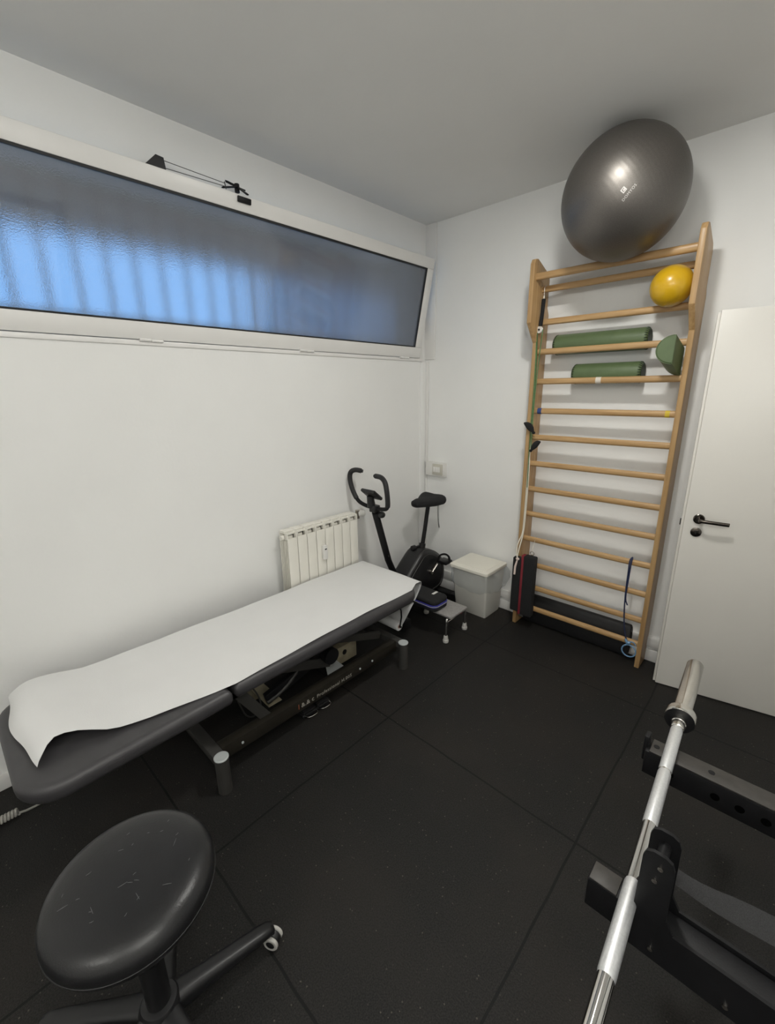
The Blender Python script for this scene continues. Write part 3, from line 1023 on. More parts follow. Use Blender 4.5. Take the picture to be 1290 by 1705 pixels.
# ------------------------------------------------------------------ sockets and switch
t = thing('wall_switch', 'surface-mounted white switch box with beige frame in the room corner', 'switch', (0.14, 0, 1.06))
MB().box(0.040, 0.240, -0.034, 0, 1.003, 1.120, 0.004).build('box', MT['white_plastic'], t)
b = MB()
b.box(0.118, 0.222, -0.042, -0.034, 1.016, 1.108, 0.004)
b.build('frame', MT['beige_frame'], t)
b = MB()
for x in (0.138, 0.162, 0.186):
    b.box(x - 0.010, x + 0.0115, -0.045, -0.041, 1.040, 1.084, 0.002)
b.build('rocker', MT['white_plastic'], t)
t = thing('wall_socket', 'small white wall socket low behind the right post of the wall bars', 'socket', (1.795, -0.022, 0.06))
MB().box(1.776, 1.822, -0.050, -0.0225, 0.035, 0.105, 0.004).build('socket_box', MT['white_plastic'], t)

# ------------------------------------------------------------------ treatment table
tab = thing('treatment_table', 'low height-adjustable treatment table with charcoal padded top along the left wall', 'treatment table', (0.44, -1.75, 0))
def pad(name, x0, x1, y0, y1, R, zf=None):
    b = MB()
    cushion(b, x0, x1, y0, y1, 0.428, 0.500, R, 0.030, zf, n=8)
    return b.build(name, MT['vinyl'], tab, sharp=60)
def head_z(x, y):
    return -0.012 * max(0, (-2.262 - y)) / 0.7
pad('main_pad', 0.139, 0.772, -2.246, -0.968, [0.13, 0.08, 0.02, 0.02])
pad('head_pad', 0.125, 0.790, -2.975, -2.264, [0.02, 0.02, 0.13, 0.14], head_z)
# base frame
def leg(x, y):
    b = MB()
    b.cyl((x, y, 0.0), (x, y, 0.176), 0.030, seg=28)
    o = b.build('leg', MT['grey_metal'], tab)
    c = MB()
    c.lathe([(0.0, 0.0315), (0.004, 0.0315), (0.0065, 0.028)], (x, y, 0.176), (0, 0, 1), 28)
    c.build('leg_cap', MT['cap'], o)['label'] = 'pale grey round cap'
for x in (0.745, 0.165):
    for y in (-2.335, -1.132):
        leg(x, y)
for y in (-2.362, -1.156):
    MB().box(0.165, 0.725, y, y + 0.05, 0.142, 0.180, 0.003).build('cross_beam', MT['grey_metal'], tab)
MB().box(0.204, 0.228, -2.312, -1.156, 0.115, 0.182, 0.002).build('side_rail', MT['olive_metal'], tab)
b = MB()
b.box(0.682, 0.706, -2.312, -1.156, 0.115, 0.182, 0.002)
b.box(0.655, 0.706, -2.312, -1.156, 0.178, 0.184, 0.001)
beam = b.build('side_rail', MT['olive_metal'], tab)
for y, z in ((-2.215, 0.148), (-1.47, 0.148), (-1.37, 0.150)):
    MB().cyl((0.706, y, z), (0.710, y, z), 0.006, seg=12).build('bolt', MT['cap'], beam)
def lettering(body, size, y0, z, m, name, sp=1.0):
    tb = text_mesh(body, size, 0.0004, sp)
    o = MB()
    for v in tb.verts:
        v.co = Vector((0.7066 + v.co.z, y0 + v.co.x, z + v.co.y))
    o.merge(tb)
    return o.build(name, m, beam)
lettering('l', 0.042, -1.905, 0.133, MT['red_print'], 'lettering')
lettering('&.& c', 0.036, -1.885, 0.134, MT['pale_print'], 'lettering', 1.05)
lettering('Professional H.005', 0.029, -1.785, 0.134, MT['pale_print'], 'lettering', 1.12)
# lifting mechanism between base and top
b = MB()
b.box(0.16, 0.70, -1.62, -1.58, 0.385, 0.420, 0.003)
b.box(0.66, 0.70, -2.24, -1.05, 0.385, 0.425, 0.003)
b.box(0.20, 0.24, -2.24, -1.05, 0.385, 0.425, 0.003)
b.box(0.20, 0.70, -1.09, -1.05, 0.385, 0.425, 0.003)
b.box(0.20, 0.70, -2.24, -2.20, 0.385, 0.425, 0.003)
b.box(0.62, 0.66, -2.90, -2.20, 0.390, 0.420, 0.003)
b.box(0.24, 0.28, -2.90, -2.20, 0.390, 0.420, 0.003)
b.build('top_frame', MT['black_metal'], tab)
def bar(mb, x, p, q, w, t):
    p, q = Vector((x, *p)), Vector((x, *q))
    d = (q - p); L = d.length; d.normalize()
    c = (p + q) / 2
    R = Matrix((Vector((1, 0, 0)), d, Vector((1, 0, 0)).cross(d))).transposed()
    mb.box(c.x - t / 2, c.x + t / 2, c.y - L / 2, c.y + L / 2, c.z - w / 2, c.z + w / 2, 0.002, R)
for x in (0.60, 0.30):
    b = MB()
    bar(b, x, (-1.20, 0.205), (-1.70, 0.395), 0.045, 0.022)
    bar(b, x - 0.03, (-1.58, 0.19), (-2.10, 0.395), 0.055, 0.022)
    b.build('lift_arm', MT['grey_metal'], tab)
b = MB()
bar(b, 0.56, (-2.00, 0.175), (-1.62, 0.265), 0.060, 0.030)
b.cyl((0.52, -1.60, 0.255), (0.62, -1.60, 0.255), 0.048, seg=28)
b.cyl((0.50, -1.93, 0.26), (0.50, -1.60, 0.30), 0.034, seg=22)
b.build('actuator', MT['black_metal'], tab)
b = MB()
b.box(0.40, 0.52, -1.485, -1.325, 0.085, 0.200, 0.004)
mh = b.build('motor_housing', MT['beige_box'], tab)
b = MB()
b.cyl((0.5195, -1.425, 0.155), (0.5215, -1.425, 0.155), 0.017, seg=18)
b.build('cable_hole', MT['black_plastic'], mh)
b = MB()
b.prism([(0.53, -1.600, 0.262), (0.53, -1.445, 0.072), (0.53, -1.570, 0.072)], (-0.004, 0, 0))
b.build('gusset_plate', MT['cap'], tab)['label'] = 'light grey triangular plate'
b = MB()
b.prism([(0.44, -2.055, 0.245), (0.44, -1.985, 0.245), (0.52, -1.885, 0.080), (0.52, -1.965, 0.080)], (0.004, 0, 0.004))
b.box(0.36, 0.44, -2.06, -1.96, 0.10, 0.245, 0.004)
b.build('control_box', MT['beige_box'], tab)
b = MB()
pts = smooth_path([(0.57, -2.00, 0.16), (0.57, -1.92, 0.175), (0.57, -1.84, 0.215), (0.56, -1.78, 0.27)], 2)
b.tube(pts, [0.011 + 0.0018 * (i % 2) for i in range(len(pts))], 10)
b.tube(smooth_path([(0.52, -2.07, 0.30), (0.54, -2.02, 0.19), (0.56, -2.03, 0.12), (0.54, -2.10, 0.10), (0.50, -2.12, 0.20)], 2), 0.004, 8)
b.build('conduit', MT['grey_metal'], tab)
for x in (0.66, 0.24):
    b = MB()
    bar(b, x, (-2.20, 0.395), (-2.06, 0.165), 0.05, 0.03)
    b.build('brace', MT['grey_metal'], tab)
b = MB()
b.cyl((0.69, -2.855, 0.385), (0.69, -2.855, 0.430), 0.006, seg=10)
b.build('pad_stud', MT['cap'], tab)
b = MB()
b.tube([(0.13, -1.05, 0.215), (0.655, -1.05, 0.215)], 0.007, 10)
b.tube([(0.63, -0.985, 0.395), (0.665, -0.90, 0.335)], 0.006, 10)
for x in (0.14, 0.645):
    b.tube(smooth_path([(x, -1.06, 0.39), (x, -1.03, 0.30), (x, -1.05, 0.215)], 1), 0.005, 8)
b.build('roll_holder', MT['black_metal'], tab)

# paper sheet lying over the pads and running down to its roll
def lerp_tab(tabl, y):
    for (ya, va), (yb_, vb) in zip(tabl, tabl[1:]):
        if ya >= y >= yb_:
            return va + (vb - va) * (ya - y) / (ya - yb_)
    return tabl[-1][1] if y < tabl[-1][0] else tabl[0][1]
left_t = [(-0.80, 0.152), (-0.95, 0.152), (-1.3, 0.146), (-1.7, 0.152), (-2.16, 0.142), (-2.5, 0.142), (-2.80, 0.142), (-3.1, 0.140)]
right_t = [(-0.80, 0.690), (-0.95, 0.694), (-1.04, 0.738), (-1.44, 0.730), (-1.89, 0.740), (-2.24, 0.757), (-2.40, 0.730), (-2.56, 0.700), (-2.70, 0.668), (-2.80, 0.610), (-2.86, 0.604), (-2.95, 0.70), (-3.1, 0.72)]
rows = []
# path in (y, z): roll -> up -> over pad -> head end lifting and curling down
path = [(-1.022, 0.212), (-0.985, 0.262), (-0.94, 0.325), (-0.90, 0.385), (-0.876, 0.435), (-0.872, 0.468), (-0.884, 0.492), (-0.905, 0.502), (-0.95, 0.5035)]
y = -1.0
while y > -2.60:
    path.append((y, 0.5035 + 0.0012 * math.sin(y * 17) + (0.0015 if abs(y + 2.255) < 0.03 else 0)))
    y -= 0.04
path += [(-2.62, 0.506), (-2.66, 0.513), (-2.70, 0.523), (-2.74, 0.534), (-2.78, 0.543), (-2.82, 0.549), (-2.850, 0.549), (-2.875, 0.542), (-2.895, 0.530), (-2.910, 0.516), (-2.918, 0.504)]
N = 26
for i, (y, z) in enumerate(path):
    row = []
    xl, xr = lerp_tab(left_t, y), lerp_tab(right_t, y)
    if i < 8:
        xl, xr = 0.150, 0.640 + 0.055 * i / 7
    tail = max(0.0, (-2.62 - y) / 0.32)
    for j in range(N + 1):
        u = j / N
        x = xl + (xr - xl) * u
        zz = z + 0.0012 * math.sin(13 * x + 5 * y)
        yy = y
        if tail > 0:
            zz += 0.012 * tail * math.sin(PI * u) - 0.004
            yy = y + (0.006 * math.sin(11 * u) - 0.020 * math.sin(PI * u) + 0.050 * max(0, u - 0.6)) * tail
            if z < 0.53 and tail > 0.8:
                zz = z
        row.append((x, yy, zz))
    rows.append(row)
paper = tag(MB().sheet(rows, 0.0006).build('paper_sheet', MT['paper'], None, (0.42, -1.0, 0.5), 60), 'long white paper cover unrolled over the charcoal treatment table', 'paper roll')
b = MB()
b.lathe([(0, 0.013), (0, 0.030), (0.505, 0.030), (0.505, 0.013)], (0.135, -1.05, 0.215), (1, 0, 0), 32, cap=False)
pr = b.build('roll', MT['paper'], paper)
b = MB()
b.lathe([(0, 0.0085), (0, 0.0132), (0.509, 0.0132), (0.509, 0.0085)], (0.133, -1.05, 0.215), (1, 0, 0), 24, cap=False)
b.build('core', MT['roll_core'], pr)

# coiled grey cable from the table base towards the left wall
b = MB()
pts = []
for i in range(30 * 10):
    t = i / 10 * 2 * PI
    f = i / 299
    c = Vector((0.200, -3.32, 0.018)).lerp(Vector((0.217, -2.985, 0.020)), f)
    pts.append(c + Vector((0.0125 * math.cos(t), 0, 0.0125 * math.sin(t) + 0.001)))
b.tube(pts, 0.0052, 7)
b.tube(smooth_path([(0.2295, -2.985, 0.022), (0.226, -2.95, 0.008), (0.219, -2.82, 0.006), (0.232, -2.55, 0.006), (0.244, -2.37, 0.010), (0.262, -2.30, 0.10), (0.30, -2.24, 0.19), (0.42, -2.12, 0.26)]), 0.0045, 8)
tag(b.build('coiled_cable', MT['coil'], None, (0.21, -3.1, 0)), 'grey coiled cable running along the floor to the table base', 'cable')

# foot pedal under the side rail
fp = thing('foot_pedal', 'black double foot pedal with wire guards on the floor beside the treatment table', 'foot pedal', (0.62, -1.76, 0))
b = MB()
cushion(b, 0.50, 0.655, -1.845, -1.655, 0.0, 0.022, 0.012, 0.006)
b.build('base_plate', MT['black_plastic'], fp)
for y0 in (-1.835, -1.745):
    b = MB()
    R = Matrix.Rotation(math.radians(8), 3, 'Y')
    b.box(0.525, 0.650, y0, y0 + 0.078, 0.026, 0.044, 0.005, R)
    p = b.build('pedal', MT['black_rubber'], fp)
    b = MB()
    for kk in range(5):
        b.box(0.540 + kk * 0.022, 0.548 + kk * 0.022, y0 + 0.008, y0 + 0.070, 0.0440 - 0.0 + 0.0032 - kk * 0.003, 0.0485 + 0.0032 - kk * 0.003, 0.001)
    b.build('tread', MT['black_rubber'], p)
    b = MB()
    b.tube(smooth_path([(0.60, y0 + 0.002, 0.020), (0.668, y0 + 0.002, 0.020), (0.690, y0 + 0.015, 0.026), (0.690, y0 + 0.063, 0.026), (0.668, y0 + 0.076, 0.020), (0.60, y0 + 0.076, 0.020)]), 0.0028, 8)
    b.build('wire_guard', MT['chrome'], fp)

# ------------------------------------------------------------------ exercise bike
BX = 0.25
bike = thing('exercise_bike', 'black upright exercise bike standing in the room corner', 'exercise bike', (BX, -0.45, 0))
b = MB()
b.tube([(BX, -0.585, 0.18), (BX, -0.735, 0.48), (BX, -0.862, 0.878)], 0.026, 16, flat=(0.8, 1.15))
b.build('front_post', MT['black_metal'], bike)
b = MB()
b.tube([(BX, -0.335, 0.46), (BX, -0.298, 0.62), (BX, -0.262, 0.80)], 0.0165, 16)
b.build('seat_post', MT['black_metal'], bike)
b = MB()
b.tube([(BX, -0.352, 0.39), (BX, -0.328, 0.505)], 0.027, 16)
b.cyl((BX - 0.01, -0.355, 0.488), (BX - 0.02, -0.420, 0.485), 0.008, seg=12)
b.cyl((BX - 0.018, -0.400, 0.486), (BX - 0.022, -0.435, 0.485), 0.021, seg=16, bev=0.004)
b.build('post_clamp', MT['black_plastic'], bike)
# seat
b = MB()
rg = []
for s, w, zt, zb in ((-0.440, 0.020, 0.868, 0.846), (-0.425, 0.040, 0.880, 0.826), (-0.37, 0.055, 0.886, 0.818), (-0.31, 0.072, 0.880, 0.810), (-0.25, 0.108, 0.890, 0.808), (-0.20, 0.128, 0.902, 0.812), (-0.185, 0.124, 0.905, 0.818), (-0.168, 0.096, 0.898, 0.830), (-0.160, 0.050, 0.886, 0.848)):
    rr_ = []
    for j in range(20):
        t = 2 * PI * j / 20
        zc, zh = (zt + zb) / 2, (zt - zb) / 2
        dip = -0.012 * max(0, math.sin(t)) * math.exp(-(math.cos(t) * 2.5) ** 2) if s > -0.28 else 0
        rr_.append(Vector((BX + w * math.copysign(abs(math.cos(t)) ** 0.75, math.cos(t)), s, zc + zh * math.copysign(abs(math.sin(t)) ** 0.75, math.sin(t)) + dip)))
    rg.append(rr_)
b.rings(rg)
b.build('seat', MT['dark_fabric'], bike, sharp=60)
b = MB()
b.tube(smooth_path([(BX + 0.05, -0.20, 0.815), (BX + 0.052, -0.20, 0.74), (BX + 0.058, -0.20, 0.66), (BX + 0.070, -0.20, 0.62)]), 0.002, 6)
b.tube(smooth_path([(BX + 0.06, -0.20, 0.815), (BX + 0.060, -0.20, 0.74), (BX + 0.064, -0.20, 0.67), (BX + 0.072, -0.20, 0.625)]), 0.002, 6)
b.build('seat_cord', MT['black_plastic'], bike)
# flywheel casing: side outline in (y, z)
cas = [(-0.175, 0.075), (-0.120, 0.13), (-0.105, 0.215), (-0.118, 0.30), (-0.155, 0.365), (-0.235, 0.432), (-0.335, 0.478), (-0.400, 0.482), (-0.450, 0.452), (-0.56, 0.36), (-0.68, 0.245), (-0.72, 0.17), (-0.70, 0.10), (-0.62, 0.065)]
def smooth_closed(p, it=2):
    for _ in range(it):
        q = []
        for i in range(len(p)):
            a, c_ = p[i], p[(i + 1) % len(p)]
            q.append((a[0] * 0.75 + c_[0] * 0.25, a[1] * 0.75 + c_[1] * 0.25))
            q.append((a[0] * 0.25 + c_[0] * 0.75, a[1] * 0.25 + c_[1] * 0.75))
        p = q
    return p
cs = smooth_closed(cas)
cy0 = sum(p[0] for p in cs) / len(cs); cz0 = sum(p[1] for p in cs) / len(cs)
def scaled(p, k):
    return [(cy0 + (a - cy0) * k, cz0 + (c_ - cz0) * k) for a, c_ in p]
b = MB()
rg = []
for x, kk in ((-0.088, 0.84), (-0.080, 0.92), (-0.060, 0.985), (-0.030, 1.0), (0.030, 1.0), (0.060, 0.985), (0.080, 0.92), (0.088, 0.84)):
    rg.append([Vector((BX + x, a, c_)) for a, c_ in scaled(cs, kk)])
b.rings(rg)
cas_o = b.build('flywheel_casing', MT['black_plastic'], bike, sharp=50)
for x, kk in ((0.0625, 0.978), (0.0885, 0.80)):
    b = MB()
    b.tube([Vector((BX + x, a, c_)) for a, c_ in scaled(cs, kk)], 0.0024, 6, closed=True)
    b.build('casing_seam', MT['grey_metal'], cas_o)
for s, ph in ((1, math.radians(40)), (-1, math.radians(220))):
    b = MB()
    cx = BX + s * 0.100
    c0 = Vector((cx, -0.330, 0.285))
    c1 = c0 + Vector((0, math.cos(ph) * 0.13, math.sin(ph) * 0.13 * 0.9))
    b.cyl((BX + s * 0.085, c0.y, c0.z), (cx + s * 0.008, c0.y, c0.z), 0.020, seg=16)
    b.tube([c0, c1], 0.011, 10, flat=(0.6, 1.2))
    b.build('crank', MT['nickel'], bike)
    b = MB()
    b.box(cx + (0.01 if s > 0 else -0.10), cx + (0.10 if s > 0 else -0.01), c1.y - 0.045, c1.y + 0.045, c1.z - 0.013, c1.z + 0.013, 0.006)
    pd = b.build('pedal', MT['black_plastic'], bike)
    b = MB()
    b.tube(smooth_path([(cx + s * 0.02, c1.y - 0.040, c1.z + 0.013), (cx + s * 0.025, c1.y - 0.03, c1.z + 0.055), (cx + s * 0.055, c1.y, c1.z + 0.065), (cx + s * 0.09, c1.y + 0.01, c1.z + 0.05), (cx + s * 0.095, c1.y + 0.01, c1.z + 0.010)]), 0.012, 8, flat=(0.25, 1.3))
    b.build('pedal_strap', MT['black_rubber'], pd)
b = MB()
b.box(BX - 0.035, BX + 0.035, -0.76, -0.12, 0.045, 0.095, 0.008)
b.build('base_tube', MT['black_metal'], bike)
for y, hw in ((-0.165, 0.245), (-0.775, 0.22)):
    b = MB()
    b.box(BX - hw + 0.03, BX + hw - 0.03, y - 0.032, y + 0.032, 0.012, 0.066, 0.010)
    stb = b.build('stabilizer', MT['black_metal'], bike)
    for s in (-1, 1):
        b = MB()
        xx = BX + s * (hw - 0.02)
        b.box(xx - 0.028, xx + 0.028, y - 0.040, y + 0.040, 0.0, 0.078, 0.008)
        b.build('end_cap', MT['black_plastic'], stb)
# handlebar and console
HY = -0.868
b = MB()
hp = [(BX - 0.005, HY, 0.912), (BX - 0.095, HY - 0.012, 0.922), (BX - 0.150, HY - 0.022, 0.948), (BX - 0.192, HY - 0.030, 1.02), (BX - 0.212, HY - 0.036, 1.10), (BX - 0.206, HY - 0.032, 1.152), (BX - 0.175, HY - 0.012, 1.168), (BX - 0.135, HY + 0.008, 1.160)]
hq = [(BX + 0.005, HY, 0.912), (BX + 0.085, HY, 0.916), (BX + 0.126, HY, 0.930), (BX + 0.132, HY - 0.005, 0.99), (BX + 0.126, HY - 0.010, 1.07), (BX + 0.108, HY - 0.005, 1.115), (BX + 0.065, HY + 0.005, 1.140), (BX + 0.000, HY + 0.015, 1.138)]
for P in (hp, hq):
    b.tube(smooth_path(P, 3), 0.0140, 14)
hbar = b.build('handlebar', MT['black_metal'], bike)
for P in (hp, hq):
    b = MB()
    sp2 = smooth_path(P, 3)
    b.tube(sp2[len(sp2) // 3:], 0.0175, 14)
    b.cyl(sp2[-1], sp2[-1] + (sp2[-1] - sp2[-3]).normalized() * 0.012, 0.012, seg=12)
    b.build('grip', MT['black_rubber'], hbar)
b = MB()
b.box(BX - 0.03, BX + 0.03, HY - 0.028, HY + 0.028, 0.885, 0.935, 0.008)
b.sphere((BX + 0.045, HY + 0.02, 0.868), 0.030, 16, 10, (1, 0.9, 0.8))
b.build('handlebar_clamp', MT['black_plastic'], bike)
b = MB()
b.tube([(BX - 0.02, HY - 0.01, 0.92), (BX - 0.022, HY - 0.02, 1.0)], [0.030, 0.024], 14)
R = Matrix.Rotation(math.radians(-40), 3, 'X')
b.box(BX - 0.085, BX + 0.050, HY - 0.065, HY + 0.045, 0.998, 1.024, 0.011, R)
con = b.build('console', MT['black_plastic'], bike)
b = MB()
b.cyl((BX + 0.028, -0.755, 0.53), (BX + 0.0285, -0.755, 0.53), 0.01, seg=12)
b.build('lens', MT['grey_metal'], con)

# ------------------------------------------------------------------ step stool
ss = thing('step_stool', 'low grey-topped step stool with chrome legs beside the exercise bike', 'step stool', (0.60, -0.59, 0))
b = MB()
cushion(b, 0.405, 0.812, -0.712, -0.505, 0.186, 0.204, 0.012, 0.006)
b.build('step_top', MT['step_pad'], ss)
for x in (0.418, 0.775):
    b = MB()
    s = 1 if x > 0.6 else -1
    b.tube(smooth_path([(x, -0.715, 0.025), (x, -0.712, 0.15), (x - s * 0.004, -0.700, 0.176), (x - s * 0.006, -0.66, 0.181), (x - s * 0.006, -0.53, 0.181), (x - s * 0.004, -0.492, 0.176), (x, -0.482, 0.15), (x, -0.480, 0.025)]), 0.0095, 14)
    b.tube([(x, -0.712, 0.150), (x, -0.482, 0.150)], 0.006, 10)
    b.build('leg_frame', MT['chrome'], ss)
    for y in (-0.715, -0.480):
        b = MB()
        b.lathe([(0, 0.019), (0.006, 0.0205), (0.018, 0.0205), (0.022, 0.017), (0.030, 0.0165), (0.044, 0.0145), (0.050, 0.013)], (x, y, 0), (0, 0, 1), 20)
        b.build('rubber_foot', MT['foot'], ss)

# zipped case on the stool
zc = thing('zip_case', 'black zipped hard case with blue zip lying on the step stool', 'case', (0.53, -0.66, 0.204))
b = MB()
cushion(b, 0.352, 0.702, -0.752, -0.578, 0.250, 0.290, 0.045, 0.022)
b.build('lid', MT['dark_fabric'], zc, sharp=60)
b = MB()
cushion(b, 0.352, 0.702, -0.752, -0.578, 0.2045, 0.242, 0.045, 0.018)
b.build('bottom_shell', MT['dark_fabric'], zc, sharp=60)
b = MB()
cushion(b, 0.350, 0.704, -0.754, -0.576, 0.236, 0.256, 0.045, 0.004)
z_ = b.build('zip', MT['blue_zip'], zc)
b = MB()
b.tube([(x, y, 0.246) for x, y in rrect(0.349, 0.705, -0.755, -0.575, 0.046, 6)], 0.0022, 6, closed=True)
b.build('zip_teeth', MT['coil'], z_)
b = MB()
R = Matrix.Rotation(math.radians(0), 3, 'Z')
b.box(0.598, 0.618, -0.655, -0.600, 0.2895, 0.2915, 0.0008)
b.build('label', MT['white_plastic'], zc)

# ------------------------------------------------------------------ waste bin
bn = thing('waste_bin', 'white lidded waste bin with clear liner beside the wall bars', 'bin', (0.68, -0.16, 0))
b = MB()
def brect(x0, x1, y0, y1, z, R):
    return [Vector((x, y, z)) for x, y in rrect(x0, x1, y0, y1, R, 5)]
b.rings([brect(0.545, 0.808, -0.250, -0.040, 0.0, 0.012), brect(0.540, 0.812, -0.256, -0.036, 0.01, 0.014), brect(0.540, 0.845, -0.322, -0.042, 0.375, 0.018)])
b.build('body', MT['bin_body'], bn)
b = MB()
cushion(b, 0.530, 0.862, -0.348, -0.038, 0.388, 0.416, 0.022, 0.006)
lid = b.build('lid', MT['cream_plastic'], bn)
b = MB()
cushion(b, 0.566, 0.826, -0.312, -0.074, 0.414, 0.4185, 0.016, 0.002)
b.build('lid_panel', MT['cream_plastic'], lid)
# liner hanging over the rim
b = MB()
rg = []
prof = [(0.386, 0.003), (0.372, 0.008), (0.34, 0.010), (0.30, 0.012), (0.26, 0.011), (0.232, 0.009), (0.222, 0.005)]
for z, o in prof:
    f = z / 0.375
    x0, x1 = 0.540 - o, 0.812 + (0.845 - 0.812) * f + o
    y0, y1 = -0.256 - (0.322 - 0.256) * f - o, -0.036 - 0.006 * f + 0.004
    base = rrect(x0, x1, y0, y1, 0.02, 8)
    n_ = len(base)
    dense = []
    for i in range(n_):
        a, c_ = Vector((*base[i], 0)), Vector((*base[(i + 1) % n_], 0))
        m_ = max(1, int((c_ - a).length / 0.012))
        for q_ in range(m_):
            dense.append(a.lerp(c_, q_ / m_))
    rg.append((z, dense, o))
n_ = min(len(d) for _, d, _ in rg)
ref = rg[0][1]
rings = []
for z, dens, o in rg:
    ring = []
    L_ = len(dens)
    for j in range(120):
        p = dens[int(j / 120 * L_)]
        cvec = Vector((0.69, -0.17, 0))
        d = (p - cvec).normalized()
        amp = 0.0045 if z < 0.38 else 0.0
        bulge = 0.0
        if p.x > 0.82 and p.y > -0.2:
            bulge = 0.040 * math.sin(PI * min(1, max(0, (0.40 - z) / 0.2)))
        w = amp * (math.sin(j * 0.9 + z * 30) + math.sin(j * 0.37 - z * 55)) + bulge
        ring.append(Vector((p.x, p.y, z + (0.014 * math.sin(j * 0.21) + 0.006 * math.sin(j * 0.83) if z < 0.24 else 0))) + d * w * (0.3 if p.y > -0.045 else 1))
    rings.append(ring)
b.rings(rings, False, False)
b.build('liner', MT['film'], bn, sharp=80)

# ------------------------------------------------------------------ rolling stool
SX, SYc = 1.345, -2.817
stl = thing('rolling_stool', 'black round padded stool on five castors at the front', 'stool', (SX, SYc, 0))
b = MB()
SZ = 0.600
b.lathe([(SZ - 0.100, 0.05), (SZ - 0.098, 0.150), (SZ - 0.088, 0.172), (SZ - 0.072, 0.182), (SZ - 0.052, 0.1865), (SZ - 0.036, 0.1865), (SZ - 0.022, 0.181), (SZ - 0.010, 0.168), (SZ - 0.003, 0.150), (SZ + 0.001, 0.120), (SZ + 0.002, 0.06), (SZ + 0.002, 0.001)], (SX, SYc, 0), (0, 0, 1), 72)
seat = b.build('seat', MT['seat_vinyl'], stl, sharp=60)
b = MB()
b.tube(arc((SX, SYc, SZ - 0.056), (1, 0, 0), (0, 1, 0), 0.1862, 0, 2 * PI, 72)[:-1], 0.0014, 6, closed=True)
b.build('seam', MT['black_rubber'], seat)
b = MB()
rr2 = random.Random(3)
for i in range(24):
    a = rr2.uniform(0, 2 * PI); r = 0.14 * math.sqrt(rr2.random())
    cx, cy = SX + r * math.cos(a), SYc + r * math.sin(a)
    th = rr2.choice((0.5, 2.0, 1.2)) + rr2.uniform(-0.5, 0.5)
    L_ = rr2.choice((0.003, 0.004, 0.006, 0.010))
    zz = SZ + 0.0022
    b = MB()
    b.tube([(cx - L_ * math.cos(th), cy - L_ * math.sin(th), zz), (cx + rr2.uniform(-.001, .001), cy, zz), (cx + L_ * math.cos(th), cy + L_ * math.sin(th), zz)], [0.0003, 0.0006, 0.0003], 5)
    b.build('scratch', MT['scuff'], seat)
b = MB()
b.lathe([(0.085, 0.030), (0.30, 0.030), (0.30, 0.024), (0.315, 0.024), (0.315, 0.014), (0.44, 0.014), (0.44, 0.06), (0.458, 0.075)], (SX, SYc, 0), (0, 0, 1), 32)
b.build('gas_lift', MT['black_plastic'], stl)
b = MB()
b.lathe([(0.058, 0.030), (0.060, 0.050), (0.085, 0.057), (0.124, 0.052), (0.138, 0.044), (0.141, 0.031)], (SX, SYc, 0), (0, 0, 1), 32)
b.build('hub', MT['black_plastic'], stl)
for i in range(5):
    a = math.radians(82 + 72 * i)
    d = Vector((math.cos(a), math.sin(a), 0)); n = Vector((-d.y, d.x, 0))
    O = Vector((SX, SYc, 0))
    rg = []
    for s, w, zt, zb in ((0.035, 0.034, 0.132, 0.066), (0.07, 0.031, 0.128, 0.066), (0.12, 0.028, 0.120, 0.068), (0.20, 0.0255, 0.109, 0.067), (0.28, 0.0235, 0.098, 0.064), (0.308, 0.021, 0.092, 0.062), (0.322, 0.014, 0.084, 0.066)):
        zc_, zh = (zt + zb) / 2, (zt - zb) / 2
        rg.append([O + d * s + n * (w * math.copysign(abs(math.cos(t)) ** 0.7, math.cos(t))) + Vector((0, 0, zc_ + zh * math.copysign(abs(math.sin(t)) ** 0.7, math.sin(t)))) for t in [2 * PI * j / 20 for j in range(20)]])
    b = MB(); b.rings(rg)
    b.build('leg', MT['black_plastic'], stl, sharp=60)
    # castor
    c = O + d * 0.318
    wd = Vector((math.cos(a + 0.5), math.sin(a + 0.5), 0))
    if i == 0:
        wd = Vector((0.5, -0.87, 0)).normalized()
    ct = MB()
    ct.cyl(c + Vector((0, 0, 0.046)), c + Vector((0, 0, 0.072)), 0.007, seg=12)
    ct.lathe([(-0.010, 0.020), (-0.008, 0.0225), (0.008, 0.0225), (0.010, 0.020)], c + Vector((0, 0, 0.0245)), wd, 24)
    cas_ = ct.build('castor', MT['black_plastic'], stl)
    for s in (-1, 1):
        wb2 = MB()
        wc2 = c + Vector((0, 0, 0.0245)) + wd * (s * 0.016)
        wb2.lathe([(-0.0055, 0.0145), (-0.0055, 0.022), (-0.003, 0.0245), (0.003, 0.0245), (0.0055, 0.022), (0.0055, 0.0145)], wc2, wd, 28, cap=False)
        wb2.build('tyre', MT['foot'], cas_)
        wb2 = MB()
        wb2.lathe([(-0.004, 0.0148), (0.004, 0.0148)], wc2, wd, 20)
        wb2.build('wheel_disc', MT['black_plastic'], cas_)

